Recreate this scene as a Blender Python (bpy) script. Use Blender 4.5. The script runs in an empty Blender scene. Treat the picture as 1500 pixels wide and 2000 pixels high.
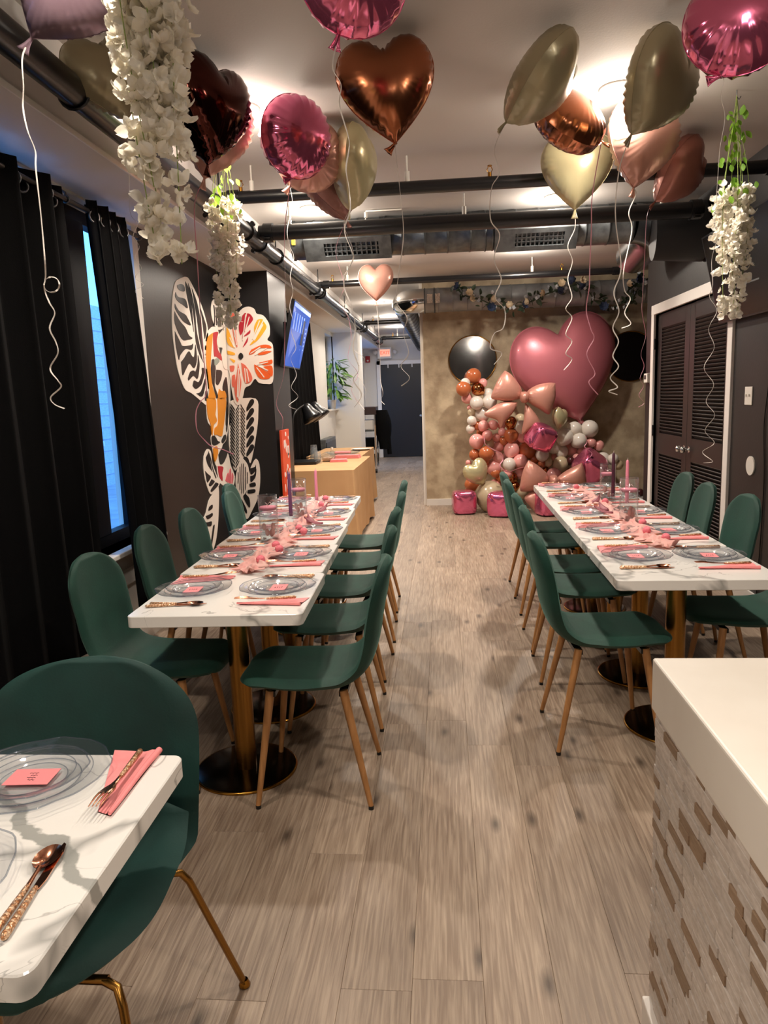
import bpy, bmesh, math, random
from mathutils import Vector, Matrix, Euler, noise
from mathutils.geometry import tessellate_polygon
random.seed(7)
SC = bpy.context.scene
COL = SC.collection
R = math.radians
PI = math.pi
# ---------------------------------------------------------------- camera (1500 x 2000 frame, f = 1410 px)
FPX, EYE = 1410.0, Vector((0, 0, 1.46))
PITCH, YAW, ROLL = R(9.1), R(5.033), R(1.95)
_f = Vector((-math.sin(YAW) * math.cos(PITCH), math.cos(YAW) * math.cos(PITCH), -math.sin(PITCH)))
_r0 = Vector((math.cos(YAW), math.sin(YAW), 0))
_u0 = _r0.cross(_f)
_r = _r0 * math.cos(ROLL) - _u0 * math.sin(ROLL)
_u = _u0 * math.cos(ROLL) + _r0 * math.sin(ROLL)
cam = bpy.data.cameras.new('camera')
cam.sensor_fit = 'VERTICAL'; cam.sensor_height = 36; cam.sensor_width = 27
cam.lens = FPX / 2000 * 36
cam.clip_start = 0.02; cam.clip_end = 100
camo = bpy.data.objects.new('camera', cam)
camo.matrix_world = Matrix((( _r.x, _u.x, -_f.x, EYE.x), (_r.y, _u.y, -_f.y, EYE.y), (_r.z, _u.z, -_f.z, EYE.z), (0, 0, 0, 1)))
COL.objects.link(camo); SC.camera = camo
# ---------------------------------------------------------------- world: blue dusk outside the windows
W = bpy.data.worlds.new('dusk'); SC.world = W; W.use_nodes = True
W.node_tree.nodes['Background'].inputs[0].default_value = (0.08, 0.29, 0.66, 1)
W.node_tree.nodes['Background'].inputs[1].default_value = 6.0
# ---------------------------------------------------------------- exposure
SC.view_settings.view_transform = 'Standard'; SC.view_settings.look = 'None'
SC.view_settings.gamma = 1; SC.view_settings.use_curve_mapping = False
SC.view_settings.exposure = 0.0
LAMP = 88.0            # watts of one recessed downlight
SC.cycles.max_bounces = 7; SC.cycles.transparent_max_bounces = 24
SC.cycles.caustics_reflective = False; SC.cycles.caustics_refractive = False
SC.cycles.sample_clamp_indirect = 4.0

def ray(x, y): return _f + _r * ((x - 750) / FPX) - _u * ((y - 1000) / FPX)
def at(x, y, Y): d = ray(x, y); return EYE + d * (Y / d.y)
def atz(x, y, z): d = ray(x, y); return EYE + d * ((z - EYE.z) / d.z)
def atx(x, y, X): d = ray(x, y); return EYE + d * (X / d.x)
def lin(h):
    h = h.lstrip('#'); o = []
    for i in (0, 2, 4):
        c = int(h[i:i + 2], 16) / 255
        o.append(c / 12.92 if c <= .04045 else ((c + .055) / 1.055) ** 2.4)
    return tuple(o) + (1,)
# ---------------------------------------------------------------- mesh helpers
class MB:
    def __init__(s): s.v = []; s.f = []; s.sm = []
    def add(s, vs, fs, smooth=False):
        n = len(s.v); s.v += [tuple(p) for p in vs]
        for q in fs: s.f.append([i + n for i in q]); s.sm.append(smooth)
        return s
    def box(s, x0, x1, y0, y1, z0, z1):
        return s.add([(x0,y0,z0),(x1,y0,z0),(x1,y1,z0),(x0,y1,z0),(x0,y0,z1),(x1,y0,z1),(x1,y1,z1),(x0,y1,z1)],
                     [(0,3,2,1),(4,5,6,7),(0,1,5,4),(1,2,6,5),(2,3,7,6),(3,0,4,7)])
    def rbox(s, x0, x1, y0, y1, z0, z1, b=.005, seg=2):
        bm = bmesh.new()
        bmesh.ops.create_cube(bm, size=1)
        for v in bm.verts: v.co = ((x0+x1)/2 + v.co.x*(x1-x0), (y0+y1)/2 + v.co.y*(y1-y0), (z0+z1)/2 + v.co.z*(z1-z0))
        bmesh.ops.bevel(bm, geom=bm.edges[:], offset=b, segments=seg, profile=.5, affect='EDGES')
        bm.verts.ensure_lookup_table(); bm.verts.index_update()
        s.add([v.co for v in bm.verts], [[v.index for v in f.verts] for f in bm.faces], False); bm.free(); return s
    def cyl(s, p0, p1, r0, r1=None, n=14, caps=True):
        p0, p1 = Vector(p0), Vector(p1); r1 = r0 if r1 is None else r1
        d = (p1 - p0).normalized(); a = d.orthogonal().normalized(); b = d.cross(a)
        ring = lambda p, r: [p + (a * math.cos(2*PI*i/n) + b * math.sin(2*PI*i/n)) * r for i in range(n)]
        A, B = ring(p0, r0), ring(p1, r1)
        s.add(A + B, [(i, (i+1) % n, n + (i+1) % n, n + i) for i in range(n)], True)
        if caps: s.add(A, [list(range(n))[::-1]]); s.add(B, [list(range(n))])
        return s
    def lathe(s, prof, n=20, o=(0, 0, 0), smooth=True, axis='z'):
        vs = []; fs = []; o = Vector(o)
        for r, z in prof:
            for i in range(n):
                c, t = math.cos(2*PI*i/n) * r, math.sin(2*PI*i/n) * r
                p = (c, t, z) if axis == 'z' else ((z, c, t) if axis == 'x' else (t, z, c))
                vs.append(o + Vector(p))
        for j in range(len(prof) - 1):
            for i in range(n):
                fs.append((j*n+i, j*n+(i+1) % n, (j+1)*n+(i+1) % n, (j+1)*n+i))
        return s.add(vs, fs, smooth)
    def tube(s, pts, r, n=8, caps=True, closed=False):
        pts = [Vector(p) for p in pts]; m = len(pts); vs = []; fs = []; a = None
        for i, p in enumerate(pts):
            if closed: d = (pts[(i+1) % m] - pts[i-1]).normalized()
            else: d = (pts[min(i+1, m-1)] - pts[max(i-1, 0)]).normalized()
            a = d.orthogonal().normalized() if a is None else (a - d * a.dot(d)).normalized()
            b = d.cross(a); rr = r[i] if isinstance(r, (list, tuple)) else r
            vs += [p + (a * math.cos(2*PI*k/n) + b * math.sin(2*PI*k/n)) * rr for k in range(n)]
        for i in range(m if closed else m - 1):
            j = (i + 1) % m
            for k in range(n): fs.append((i*n+k, i*n+(k+1) % n, j*n+(k+1) % n, j*n+k))
        s.add(vs, fs, True)
        if caps and not closed: s.add(vs[:n], [list(range(n))[::-1]]); s.add(vs[-n:], [list(range(n))])
        return s
    def grid(s, fn, nu, nv, smooth=True, closed=False):
        vs = [fn(i / nu, j / nv) for j in range(nv + 1) for i in range(nu + (0 if closed else 1))]
        w = nu if closed else nu + 1
        return s.add(vs, [(j*w+i, j*w+(i+1) % w, (j+1)*w+(i+1) % w, (j+1)*w+i) for j in range(nv) for i in range(nu)], smooth)
    def ball(s, c, r, nu=16, nv=10, knot=0):
        c = Vector(c); r = Vector(r if hasattr(r, '__len__') else (r, r, r))
        prof = lambda t: math.sin(PI * t)
        def fn(u, v):
            a = 2*PI*u; q = prof(v); z = -math.cos(PI*v)
            if knot and z < -.6: z -= knot * ((-.6 - z) / .4) ** 3
            return c + Vector((math.cos(a)*q*r.x, math.sin(a)*q*r.y, z*r.z))
        return s.grid(fn, nu, nv, True, True)
    def prism(s, poly, z0, z1, bev=0, smooth_side=True):
        n = len(poly); c = Vector((sum(p[0] for p in poly)/n, sum(p[1] for p in poly)/n))
        def ins(d): 
            out = []
            for i, p in enumerate(poly):
                a, b = Vector(poly[i-1]), Vector(poly[(i+1) % n]); t = (b - a).normalized(); out.append(Vector(p) + Vector((-t.y, t.x)) * d)
            return out
        P = [Vector(p) for p in poly]
        side = [Vector((p.x, p.y, z0 + bev)) for p in P] + [Vector((p.x, p.y, z1 - bev)) for p in P]
        s.add(side, [(i, (i+1) % n, n+(i+1) % n, n+i) for i in range(n)], smooth_side)
        I = ins(bev) if bev else P
        for za, zb, fl in ((z1 - bev, z1, False), (z0 + bev, z0, True)):
            if bev:
                q = [(i, (i+1) % n, n+(i+1) % n, n+i) for i in range(n)]
                s.add([Vector((p.x, p.y, za)) for p in P] + [Vector((p.x, p.y, zb)) for p in I], [x[::-1] for x in q] if fl else q)
            s.add([Vector((p.x, p.y, zb)) for p in I], [list(range(n))[::-1] if fl else list(range(n))])
        return s
    def mesh(s, name, m):
        me = bpy.data.meshes.new(name); me.from_pydata(s.v, [], s.f)
        me.polygons.foreach_set('use_smooth', s.sm)
        if m: me.materials.append(m)
        me.update(); return me
    def build(s, name, m, parent=None, loc=None, rot=None):
        return link(name, s.mesh(name, m), parent, loc, rot)
def link(name, me, parent=None, loc=None, rot=None, scale=None):
    o = bpy.data.objects.new(name, me); COL.objects.link(o)
    if parent: o.parent = parent
    if loc is not None: o.location = loc
    if rot is not None: o.rotation_euler = rot
    if scale is not None: o.scale = scale if hasattr(scale, '__len__') else (scale,)*3
    return o
def tag(o, label, cat, group=None):
    o['label'] = label; o['category'] = cat
    if group: o['group'] = group
    return o
def thing(name, label, cat, loc=(0, 0, 0), rotz=0, group=None):
    o = bpy.data.objects.new(name, None); COL.objects.link(o); o.empty_display_size = .05
    o.location = loc; o.rotation_euler = (0, 0, rotz)
    return tag(o, label, cat, group)
def struct(o): o['kind'] = 'structure'; return o
def dup(root, loc, rotz, label, group=None):
    r = root.copy(); COL.objects.link(r); r.location = loc; r.rotation_euler = (0, 0, rotz)
    r['label'] = label
    if group: r['group'] = group
    for ch in list(root.children):
        c = ch.copy(); COL.objects.link(c); c.parent = r
        for g in list(ch.children):
            d = g.copy(); COL.objects.link(d); d.parent = c
    return r
def rrect(x0, x1, y0, y1, r, n=5):
    out = []
    for cx, cy, a0 in ((x1-r, y0+r, -90), (x1-r, y1-r, 0), (x0+r, y1-r, 90), (x0+r, y0+r, 180)):
        for i in range(n + 1): a = R(a0 + 90*i/n); out.append((cx + r*math.cos(a), cy + r*math.sin(a)))
    return out
def spline(pts, k=6):
    P = [Vector(p) for p in pts]; out = []
    for i in range(len(P) - 1):
        a, b, c, d = P[max(i-1, 0)], P[i], P[i+1], P[min(i+2, len(P)-1)]
        for j in range(k):
            t = j / k
            out.append(.5 * ((2*b) + (c - a)*t + (2*a - 5*b + 4*c - d)*t*t + (3*b - a - 3*c + d)*t**3))
    out.append(P[-1]); return out
# ---------------------------------------------------------------- materials
def mat(name, col, rough=.5, metal=0, col2=None, nscale=6, detail=4, stretch=(1, 1, 1), lo=.35, hi=.65, bump=0, bscale=60,
        sheen=0, coat=0, emit=0, emitcol=None, rand=0, spec=.5, bstretch=None, world=False, sub=0, trans=0):
    m = bpy.data.materials.new(name); m.use_nodes = True; nt = m.node_tree; N = nt.nodes; L = nt.links
    b = N['Principled BSDF']; c = lin(col) if isinstance(col, str) else tuple(col) + (1,)
    b.inputs['Base Color'].default_value = c; b.inputs['Roughness'].default_value = rough; b.inputs['Metallic'].default_value = metal
    b.inputs['Specular IOR Level'].default_value = spec
    if sheen: b.inputs['Sheen Weight'].default_value = sheen; b.inputs['Sheen Tint'].default_value = tuple(min(1, k*6 + .12) for k in c[:3]) + (1,); b.inputs['Sheen Roughness'].default_value = .35
    if coat: b.inputs['Coat Weight'].default_value = coat; b.inputs['Coat Roughness'].default_value = .08
    if sub: b.inputs['Subsurface Weight'].default_value = sub; b.inputs['Subsurface Radius'].default_value = (.02, .015, .012)
    if trans: b.inputs['Transmission Weight'].default_value = trans
    if emit:
        b.inputs['Emission Strength'].default_value = emit
        b.inputs['Emission Color'].default_value = lin(emitcol) if emitcol else c
    src = None
    if col2 or bump:
        if world: g = N.new('ShaderNodeNewGeometry'); src = g.outputs['Position']
        else: g = N.new('ShaderNodeTexCoord'); src = g.outputs['Object']
    out = None
    if col2:
        mp = N.new('ShaderNodeMapping'); mp.inputs['Scale'].default_value = stretch; L.new(src, mp.inputs[0])
        n = N.new('ShaderNodeTexNoise'); n.inputs['Scale'].default_value = nscale; n.inputs['Detail'].default_value = detail
        L.new(mp.outputs[0], n.inputs['Vector'])
        r = N.new('ShaderNodeValToRGB'); r.color_ramp.elements[0].position = lo; r.color_ramp.elements[1].position = hi
        r.color_ramp.elements[0].color = c; r.color_ramp.elements[1].color = lin(col2) if isinstance(col2, str) else tuple(col2) + (1,)
        L.new(n.outputs['Fac'], r.inputs[0]); out = r.outputs[0]
    if rand:
        oi = N.new('ShaderNodeObjectInfo'); h = N.new('ShaderNodeHueSaturation'); mr = N.new('ShaderNodeMapRange')
        mr.inputs['To Min'].default_value = 1 - rand; mr.inputs['To Max'].default_value = 1 + rand
        L.new(oi.outputs['Random'], mr.inputs[0]); L.new(mr.outputs[0], h.inputs['Value'])
        if out: L.new(out, h.inputs['Color'])
        else: h.inputs['Color'].default_value = c
        out = h.outputs[0]
    if out: L.new(out, b.inputs['Base Color'])
    if bump:
        mp2 = N.new('ShaderNodeMapping'); mp2.inputs['Scale'].default_value = bstretch or (1, 1, 1); L.new(src, mp2.inputs[0])
        n2 = N.new('ShaderNodeTexNoise'); n2.inputs['Scale'].default_value = bscale; n2.inputs['Detail'].default_value = 3
        L.new(mp2.outputs[0], n2.inputs['Vector'])
        bp = N.new('ShaderNodeBump'); bp.inputs['Strength'].default_value = bump; bp.inputs['Distance'].default_value = .01
        L.new(n2.outputs['Fac'], bp.inputs['Height']); L.new(bp.outputs[0], b.inputs['Normal'])
    return m
def thin_glass(name, tint=(.95, .97, 1), gloss=.03, ior=1.45, body=0, bodycol='#ffffff'):
    m = bpy.data.materials.new(name); m.use_nodes = True; nt = m.node_tree; N = nt.nodes; L = nt.links
    N.remove(N['Principled BSDF']); o = N['Material Output']
    t = N.new('ShaderNodeBsdfTransparent'); t.inputs[0].default_value = tuple(tint) + (1,)
    g = N.new('ShaderNodeBsdfGlossy'); g.inputs['Roughness'].default_value = gloss
    fr = N.new('ShaderNodeFresnel'); ge = N.new('ShaderNodeNewGeometry'); mm = N.new('ShaderNodeMix')
    mm.inputs[2].default_value = ior; mm.inputs[3].default_value = 1 / ior   # same reflectance from inside and outside of a thin sheet
    L.new(ge.outputs['Backfacing'], mm.inputs[0]); L.new(mm.outputs[0], fr.inputs[0])
    mx = N.new('ShaderNodeMixShader'); L.new(fr.outputs[0], mx.inputs[0]); L.new(t.outputs[0], mx.inputs[1]); L.new(g.outputs[0], mx.inputs[2])
    last = mx
    if body:
        d = N.new('ShaderNodeBsdfDiffuse'); d.inputs[0].default_value = lin(bodycol)
        m2 = N.new('ShaderNodeMixShader'); m2.inputs[0].default_value = body
        L.new(mx.outputs[0], m2.inputs[1]); L.new(d.outputs[0], m2.inputs[2]); last = m2
    L.new(last.outputs[0], o.inputs[0]); return m
def emitter(name, col, strength):
    m = bpy.data.materials.new(name); m.use_nodes = True; nt = m.node_tree
    b = nt.nodes['Principled BSDF']; b.inputs['Base Color'].default_value = lin(col)
    b.inputs['Emission Color'].default_value = lin(col); b.inputs['Emission Strength'].default_value = strength
    return m
def marble_mat():
    m = bpy.data.materials.new('marble'); m.use_nodes = True; nt = m.node_tree; N = nt.nodes; L = nt.links; b = N['Principled BSDF']
    g = N.new('ShaderNodeNewGeometry'); mp = N.new('ShaderNodeMapping'); mp.inputs['Rotation'].default_value = (.3, .2, .7); L.new(g.outputs['Position'], mp.inputs[0])
    def vein(sc, dist, w, off):
        mp2 = N.new('ShaderNodeMapping'); mp2.inputs['Location'].default_value = (off, off*.7, 0); L.new(mp.outputs[0], mp2.inputs[0])
        n = N.new('ShaderNodeTexNoise'); n.inputs['Scale'].default_value = sc; n.inputs['Detail'].default_value = 5; n.inputs['Distortion'].default_value = dist
        L.new(mp2.outputs[0], n.inputs['Vector'])
        s = N.new('ShaderNodeMath'); s.operation = 'SUBTRACT'; s.inputs[1].default_value = .5; L.new(n.outputs['Fac'], s.inputs[0])
        a = N.new('ShaderNodeMath'); a.operation = 'ABSOLUTE'; L.new(s.outputs[0], a.inputs[0])
        mr = N.new('ShaderNodeMapRange'); mr.inputs['From Max'].default_value = w; mr.inputs['To Min'].default_value = 1; mr.inputs['To Max'].default_value = 0
        L.new(a.outputs[0], mr.inputs[0]); return mr.outputs[0]
    v1, v2 = vein(2.2, 1.2, .006, 0), vein(.9, .6, .017, 3.1)
    nz = N.new('ShaderNodeTexNoise'); nz.inputs['Scale'].default_value = 3; L.new(g.outputs['Position'], nz.inputs['Vector'])
    mk = N.new('ShaderNodeMapRange'); mk.inputs['From Min'].default_value = .48; mk.inputs['From Max'].default_value = .62; L.new(nz.outputs['Fac'], mk.inputs[0])
    mu = N.new('ShaderNodeMath'); mu.operation = 'MULTIPLY'; L.new(v1, mu.inputs[0]); L.new(mk.outputs[0], mu.inputs[1])
    mx = N.new('ShaderNodeMath'); mx.operation = 'MAXIMUM'; L.new(mu.outputs[0], mx.inputs[0]); L.new(v2, mx.inputs[1])
    ml = N.new('ShaderNodeMath'); ml.operation = 'MULTIPLY'; ml.inputs[1].default_value = .6; L.new(mx.outputs[0], ml.inputs[0])
    c = N.new('ShaderNodeMix'); c.data_type = 'RGBA'; L.new(ml.outputs[0], c.inputs[0]); c.inputs[6].default_value = lin('#eeebe6'); c.inputs[7].default_value = lin('#5f5f5c')
    L.new(c.outputs[2], b.inputs['Base Color']); b.inputs['Roughness'].default_value = .22
    return m
def plank_mat():
    m = bpy.data.materials.new('oak_plank'); m.use_nodes = True; nt = m.node_tree; N = nt.nodes; L = nt.links; b = N['Principled BSDF']
    g = N.new('ShaderNodeNewGeometry'); oi = N.new('ShaderNodeObjectInfo')
    off = N.new('ShaderNodeCombineXYZ'); mulr = N.new('ShaderNodeMath'); mulr.operation = 'MULTIPLY'; mulr.inputs[1].default_value = 37.0
    L.new(oi.outputs['Random'], mulr.inputs[0]); L.new(mulr.outputs[0], off.inputs[1]); L.new(mulr.outputs[0], off.inputs[0]); L.new(mulr.outputs[0], off.inputs[2])
    add = N.new('ShaderNodeVectorMath'); add.operation = 'ADD'; L.new(g.outputs['Position'], add.inputs[0]); L.new(off.outputs[0], add.inputs[1])
    def nz(scale, st, det, dist=0):
        mp = N.new('ShaderNodeMapping'); mp.inputs['Scale'].default_value = st; L.new(add.outputs[0], mp.inputs[0])
        n = N.new('ShaderNodeTexNoise'); n.inputs['Scale'].default_value = scale; n.inputs['Detail'].default_value = det; n.inputs['Distortion'].default_value = dist
        L.new(mp.outputs[0], n.inputs['Vector']); return n.outputs['Fac']
    grain = nz(9, (13, .55, 1), 6, .6); broad = nz(3.0, (2.2, .5, 1), 3, .4)
    def ramp(f, a, b_, c0, c1):
        r = N.new('ShaderNodeValToRGB'); r.color_ramp.elements[0].position = a; r.color_ramp.elements[1].position = b_
        r.color_ramp.elements[0].color = lin(c0); r.color_ramp.elements[1].color = lin(c1); L.new(f, r.inputs[0]); return r.outputs[0]
    c1 = ramp(grain, .38, .68, '#75604f', '#b8a48f'); c2 = ramp(broad, .3, .7, '#806c5b', '#ae9a87')
    mx = N.new('ShaderNodeMix'); mx.data_type = 'RGBA'; mx.inputs[0].default_value = .45; L.new(c1, mx.inputs[6]); L.new(c2, mx.inputs[7])
    mpv = N.new('ShaderNodeMapping'); mpv.inputs['Scale'].default_value = (4.5, 1.7, 1); L.new(add.outputs[0], mpv.inputs[0])
    vo = N.new('ShaderNodeTexVoronoi'); vo.voronoi_dimensions = '2D'; vo.inputs['Scale'].default_value = .7; L.new(mpv.outputs[0], vo.inputs['Vector'])
    kr = N.new('ShaderNodeMapRange'); kr.inputs['From Min'].default_value = .012; kr.inputs['From Max'].default_value = .075; kr.inputs['To Min'].default_value = .8; kr.inputs['To Max'].default_value = 0
    L.new(vo.outputs['Distance'], kr.inputs[0])
    mk = N.new('ShaderNodeMix'); mk.data_type = 'RGBA'; L.new(kr.outputs[0], mk.inputs[0]); L.new(mx.outputs[2], mk.inputs[6]); mk.inputs[7].default_value = lin('#3a2c22')
    h = N.new('ShaderNodeHueSaturation'); mr = N.new('ShaderNodeMapRange'); mr.inputs['To Min'].default_value = .86; mr.inputs['To Max'].default_value = 1.08
    L.new(oi.outputs['Random'], mr.inputs[0]); L.new(mr.outputs[0], h.inputs['Value']); L.new(mk.outputs[2], h.inputs['Color'])
    L.new(h.outputs[0], b.inputs['Base Color'])
    rr = N.new('ShaderNodeMapRange'); rr.inputs['To Min'].default_value = .34; rr.inputs['To Max'].default_value = .52; L.new(grain, rr.inputs[0]); L.new(rr.outputs[0], b.inputs['Roughness'])
    bp = N.new('ShaderNodeBump'); bp.inputs['Strength'].default_value = .25; bp.inputs['Distance'].default_value = .004; L.new(grain, bp.inputs['Height']); L.new(bp.outputs[0], b.inputs['Normal'])
    return m
def veined(m0, A, B):
    m = m0.copy(); m.name = 'marble_grey_vein'; nt = m.node_tree; N = nt.nodes; L = nt.links; b = N['Principled BSDF']
    A, B = Vector(A), Vector(B); d = (B - A).normalized(); n = Vector((-d.y, d.x, 0)); src = b.inputs['Base Color'].links[0].from_socket
    g = N.new('ShaderNodeNewGeometry'); su = N.new('ShaderNodeVectorMath'); su.operation = 'SUBTRACT'; su.inputs[1].default_value = A; L.new(g.outputs['Position'], su.inputs[0])
    dt = N.new('ShaderNodeVectorMath'); dt.operation = 'DOT_PRODUCT'; dt.inputs[1].default_value = n; L.new(su.outputs[0], dt.inputs[0])
    nz = N.new('ShaderNodeTexNoise'); nz.inputs['Scale'].default_value = 9; nz.inputs['Detail'].default_value = 6; L.new(g.outputs['Position'], nz.inputs['Vector'])
    ma = N.new('ShaderNodeMath'); ma.operation = 'MULTIPLY_ADD'; ma.inputs[1].default_value = .11; L.new(nz.outputs['Fac'], ma.inputs[0]); L.new(dt.outputs['Value'], ma.inputs[2])
    s2 = N.new('ShaderNodeMath'); s2.operation = 'SUBTRACT'; s2.inputs[1].default_value = .055; L.new(ma.outputs[0], s2.inputs[0])
    ab = N.new('ShaderNodeMath'); ab.operation = 'ABSOLUTE'; L.new(s2.outputs[0], ab.inputs[0])
    mr = N.new('ShaderNodeMapRange'); mr.inputs['From Min'].default_value = .010; mr.inputs['From Max'].default_value = .0145; mr.inputs['To Min'].default_value = .8; mr.inputs['To Max'].default_value = 0; L.new(ab.outputs[0], mr.inputs[0])
    mx = N.new('ShaderNodeMix'); mx.data_type = 'RGBA'; L.new(mr.outputs[0], mx.inputs[0]); L.new(src, mx.inputs[6]); mx.inputs[7].default_value = lin('#8d8f8a'); L.new(mx.outputs[2], b.inputs['Base Color'])
    return m
M = {}
M['marble'] = marble_mat(); M['plank'] = plank_mat()
M['ceil'] = mat('ceiling_paint', '#dcd5cf', .85, bump=.05, bscale=90, world=True)
M['white'] = mat('white_paint', '#e4dfd8', .6, bump=.04, bscale=80, world=True)
M['trim'] = mat('trim_white', '#efe9e2', .35)
M['dark'] = mat('dark_wall', '#1e1a19', .48, col2='#241f1e', nscale=2, bump=.06, bscale=70, world=True)
M['black_wall'] = mat('black_wall', '#131213', .42, col2='#1a1819', nscale=1.5, bump=.05, bscale=60, world=True)
M['wallpaper'] = mat('gold_wallpaper', '#a89479', .6, col2='#d3c2a3', nscale=5.5, detail=8, lo=.36, hi=.66, bump=.25, bscale=26, world=True)
M['door'] = mat('louver_brown', '#241c1a', .4)
M['black'] = mat('black_metal', '#0c0c0e', .38)
M['pipe'] = mat('black_pipe', '#17181b', .28, spec=.6)
M['blackfab'] = mat('black_cloth', '#040405', .85, spec=.12, bump=.1, bscale=300)
M['velvet'] = mat('green_velvet', '#052c24', .72, col2='#0b4033', nscale=5, lo=.3, hi=.72, sheen=.5, bump=.06, bscale=120)
M['velvet_dark'] = mat('dark_green_velvet', '#052d29', .72, col2='#083a35', nscale=6, sheen=.4, bump=.05, bscale=200)
M['leg'] = mat('wood_leg', '#9a6a3c', .42, col2='#b58150', nscale=7, stretch=(8, 8, .8))
M['brass'] = mat('brass', '#a5762f', .22, 1)
M['brass_rough'] = mat('brushed_brass', '#9c7136', .27, 1, bump=.05, bscale=60, bstretch=(1, 1, 12))
M['bronze'] = mat('bronze_disc', '#2b2118', .18, .9)
M['steel'] = mat('galvanised', '#5c6062', .4, .85, col2='#6f7375', nscale=14, lo=.4, hi=.6)
M['steel2'] = mat('duct_grey', '#8b8f91', .5, .5, col2='#9b9fa1', nscale=10)
M['chrome'] = mat('chrome', '#d8d8d8', .08, 1)
M['plastic'] = mat('white_plastic', '#ebe5da', .4)
M['plate'] = thin_glass('clear_plate', (.985, .988, .992), .05, 1.45, .018, '#c2cbd8')
M['plate_rim'] = thin_glass('plate_rim', (.8, .83, .87), .05, 1.5, .1, '#6c7484')
M['glass'] = thin_glass('vase_glass', (.97, .98, .98), .02, 1.5)
M['water'] = thin_glass('water', (.93, .955, .955), .02, 1.33)
M['pane'] = thin_glass('window_pane', (.96, .98, 1), .02, 1.45)
M['napkin'] = mat('pink_napkin', '#f28c8e', .7, col2='#f7999a', nscale=20)
M['card'] = mat('pink_card', '#f08f93', .65)
M['ink'] = mat('card_ink', '#3b2024', .7)
M['rosegold'] = mat('rose_gold', '#dd9f80', .16, 1)
M['glitter'] = mat('glitter_handle', '#b98259', .28, .85, col2='#ecc9a8', nscale=180, lo=.45, hi=.55, bump=.5, bscale=260)
M['gauze'] = mat('pink_gauze', '#f2b3ad', .8, col2='#f8cfc6', nscale=12, sheen=.3)
M['rosette'] = mat('pink_rosette', '#ef7f8c', .8, bump=.8, bscale=60)
M['pinkcandle'] = mat('pink_candle_wax', '#f28fa6', .5)
M['mauvecandle'] = mat('mauve_candle', '#7b4a72', .5)
M['plumcandle'] = mat('plum_candle', '#4a1a2e', .5)
M['leafmauve'] = mat('mauve_leaf', '#8a4752', .55)
M['wick'] = mat('wick', '#f2dcd8', .8)
def foil(n, col, rough, metal, coat=.2): return mat(n, col, rough, metal, coat=coat, bump=.12, bscale=9)
M['f_copper'] = foil('foil_copper', '#b06c4a', .22, 1)
M['f_pink'] = foil('foil_pink', '#ee7ba4', .14, .8)
M['f_cream'] = foil('foil_cream', '#b6ab8a', .3, .35)
M['f_cream2'] = foil('foil_pale_cream', '#d2c79c', .28, .35)
M['f_blush'] = foil('foil_blush', '#d6a08f', .3, .35)
M['f_dusty'] = foil('foil_dusty', '#b97a6c', .3, .4)
M['f_mauve'] = foil('foil_mauve', '#9a6c63', .32, .4)
M['f_brown'] = foil('foil_brown', '#4a2019', .1, 1)
M['f_plum'] = foil('foil_plum', '#8d7480', .3, .5)
M['f_giant'] = foil('foil_rose', '#c4707b', .38, .3)
M['f_bow'] = foil('foil_bow', '#cf9383', .36, .3)
for k, c in dict(o='#c06a41', p='#f4aaa4', w='#e9e0d6', c='#cbb898', m='#c98a86').items():
    M['b_' + k] = mat('latex_' + k, c, .22, spec=.6)
M['b_g'] = mat('latex_chrome', '#b47647', .14, 1)
M['b_d'] = mat('latex_maroon', '#4a1f20', .25)
M['ribbon_w'] = mat('white_ribbon', '#ece3db', .35)
M['ribbon_p'] = mat('pink_ribbon', '#e79fb0', .35)
M['petal'] = mat('white_petal', '#fbf5e8', .65, col2='#ffffff', nscale=40)
def translucent(m, col, k):
    nt = m.node_tree; N = nt.nodes; L = nt.links; t = N.new('ShaderNodeBsdfTranslucent'); t.inputs[0].default_value = lin(col)
    mx = N.new('ShaderNodeMixShader'); mx.inputs[0].default_value = k; o = N['Material Output']
    L.new(N['Principled BSDF'].outputs[0], mx.inputs[1]); L.new(t.outputs[0], mx.inputs[2]); L.new(mx.outputs[0], o.inputs[0]); return m
translucent(M['petal'], '#fff8e6', .45)
M['gleaf'] = mat('green_leaf', '#5f8f2a', .5, col2='#8fbf3d', nscale=20)
translucent(M['gleaf'], '#a6d24a', .4); translucent(M['gauze'], '#f8cfc6', .3)
M['stem'] = mat('vine_stem', '#8da153', .6)
M['dleaf'] = mat('dark_leaf', '#2c3b2a', .55, col2='#3d4d38', nscale=20)
M['rose_i'] = mat('ivory_rose', '#e3cfae', .7)
M['rose_b'] = mat('blue_rose', '#27334e', .7)
M['tan'] = mat('tan_cloth', '#c79b6c', .8, col2='#d0a576', nscale=3, bump=.05, bscale=250)
M['tile'] = mat('counter_tile', '#c2b6ac', .45, col2='#d8cec6', nscale=14, stretch=(1, 3, 9), rand=.1)
M['tile_b'] = mat('counter_tile_brown', '#8d735c', .5, col2='#9c836b', nscale=20, stretch=(1, 2, 8), rand=.12)
M['ctop'] = mat('counter_top', '#e9e1d6', .35, col2='#efe8de', nscale=5)
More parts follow.
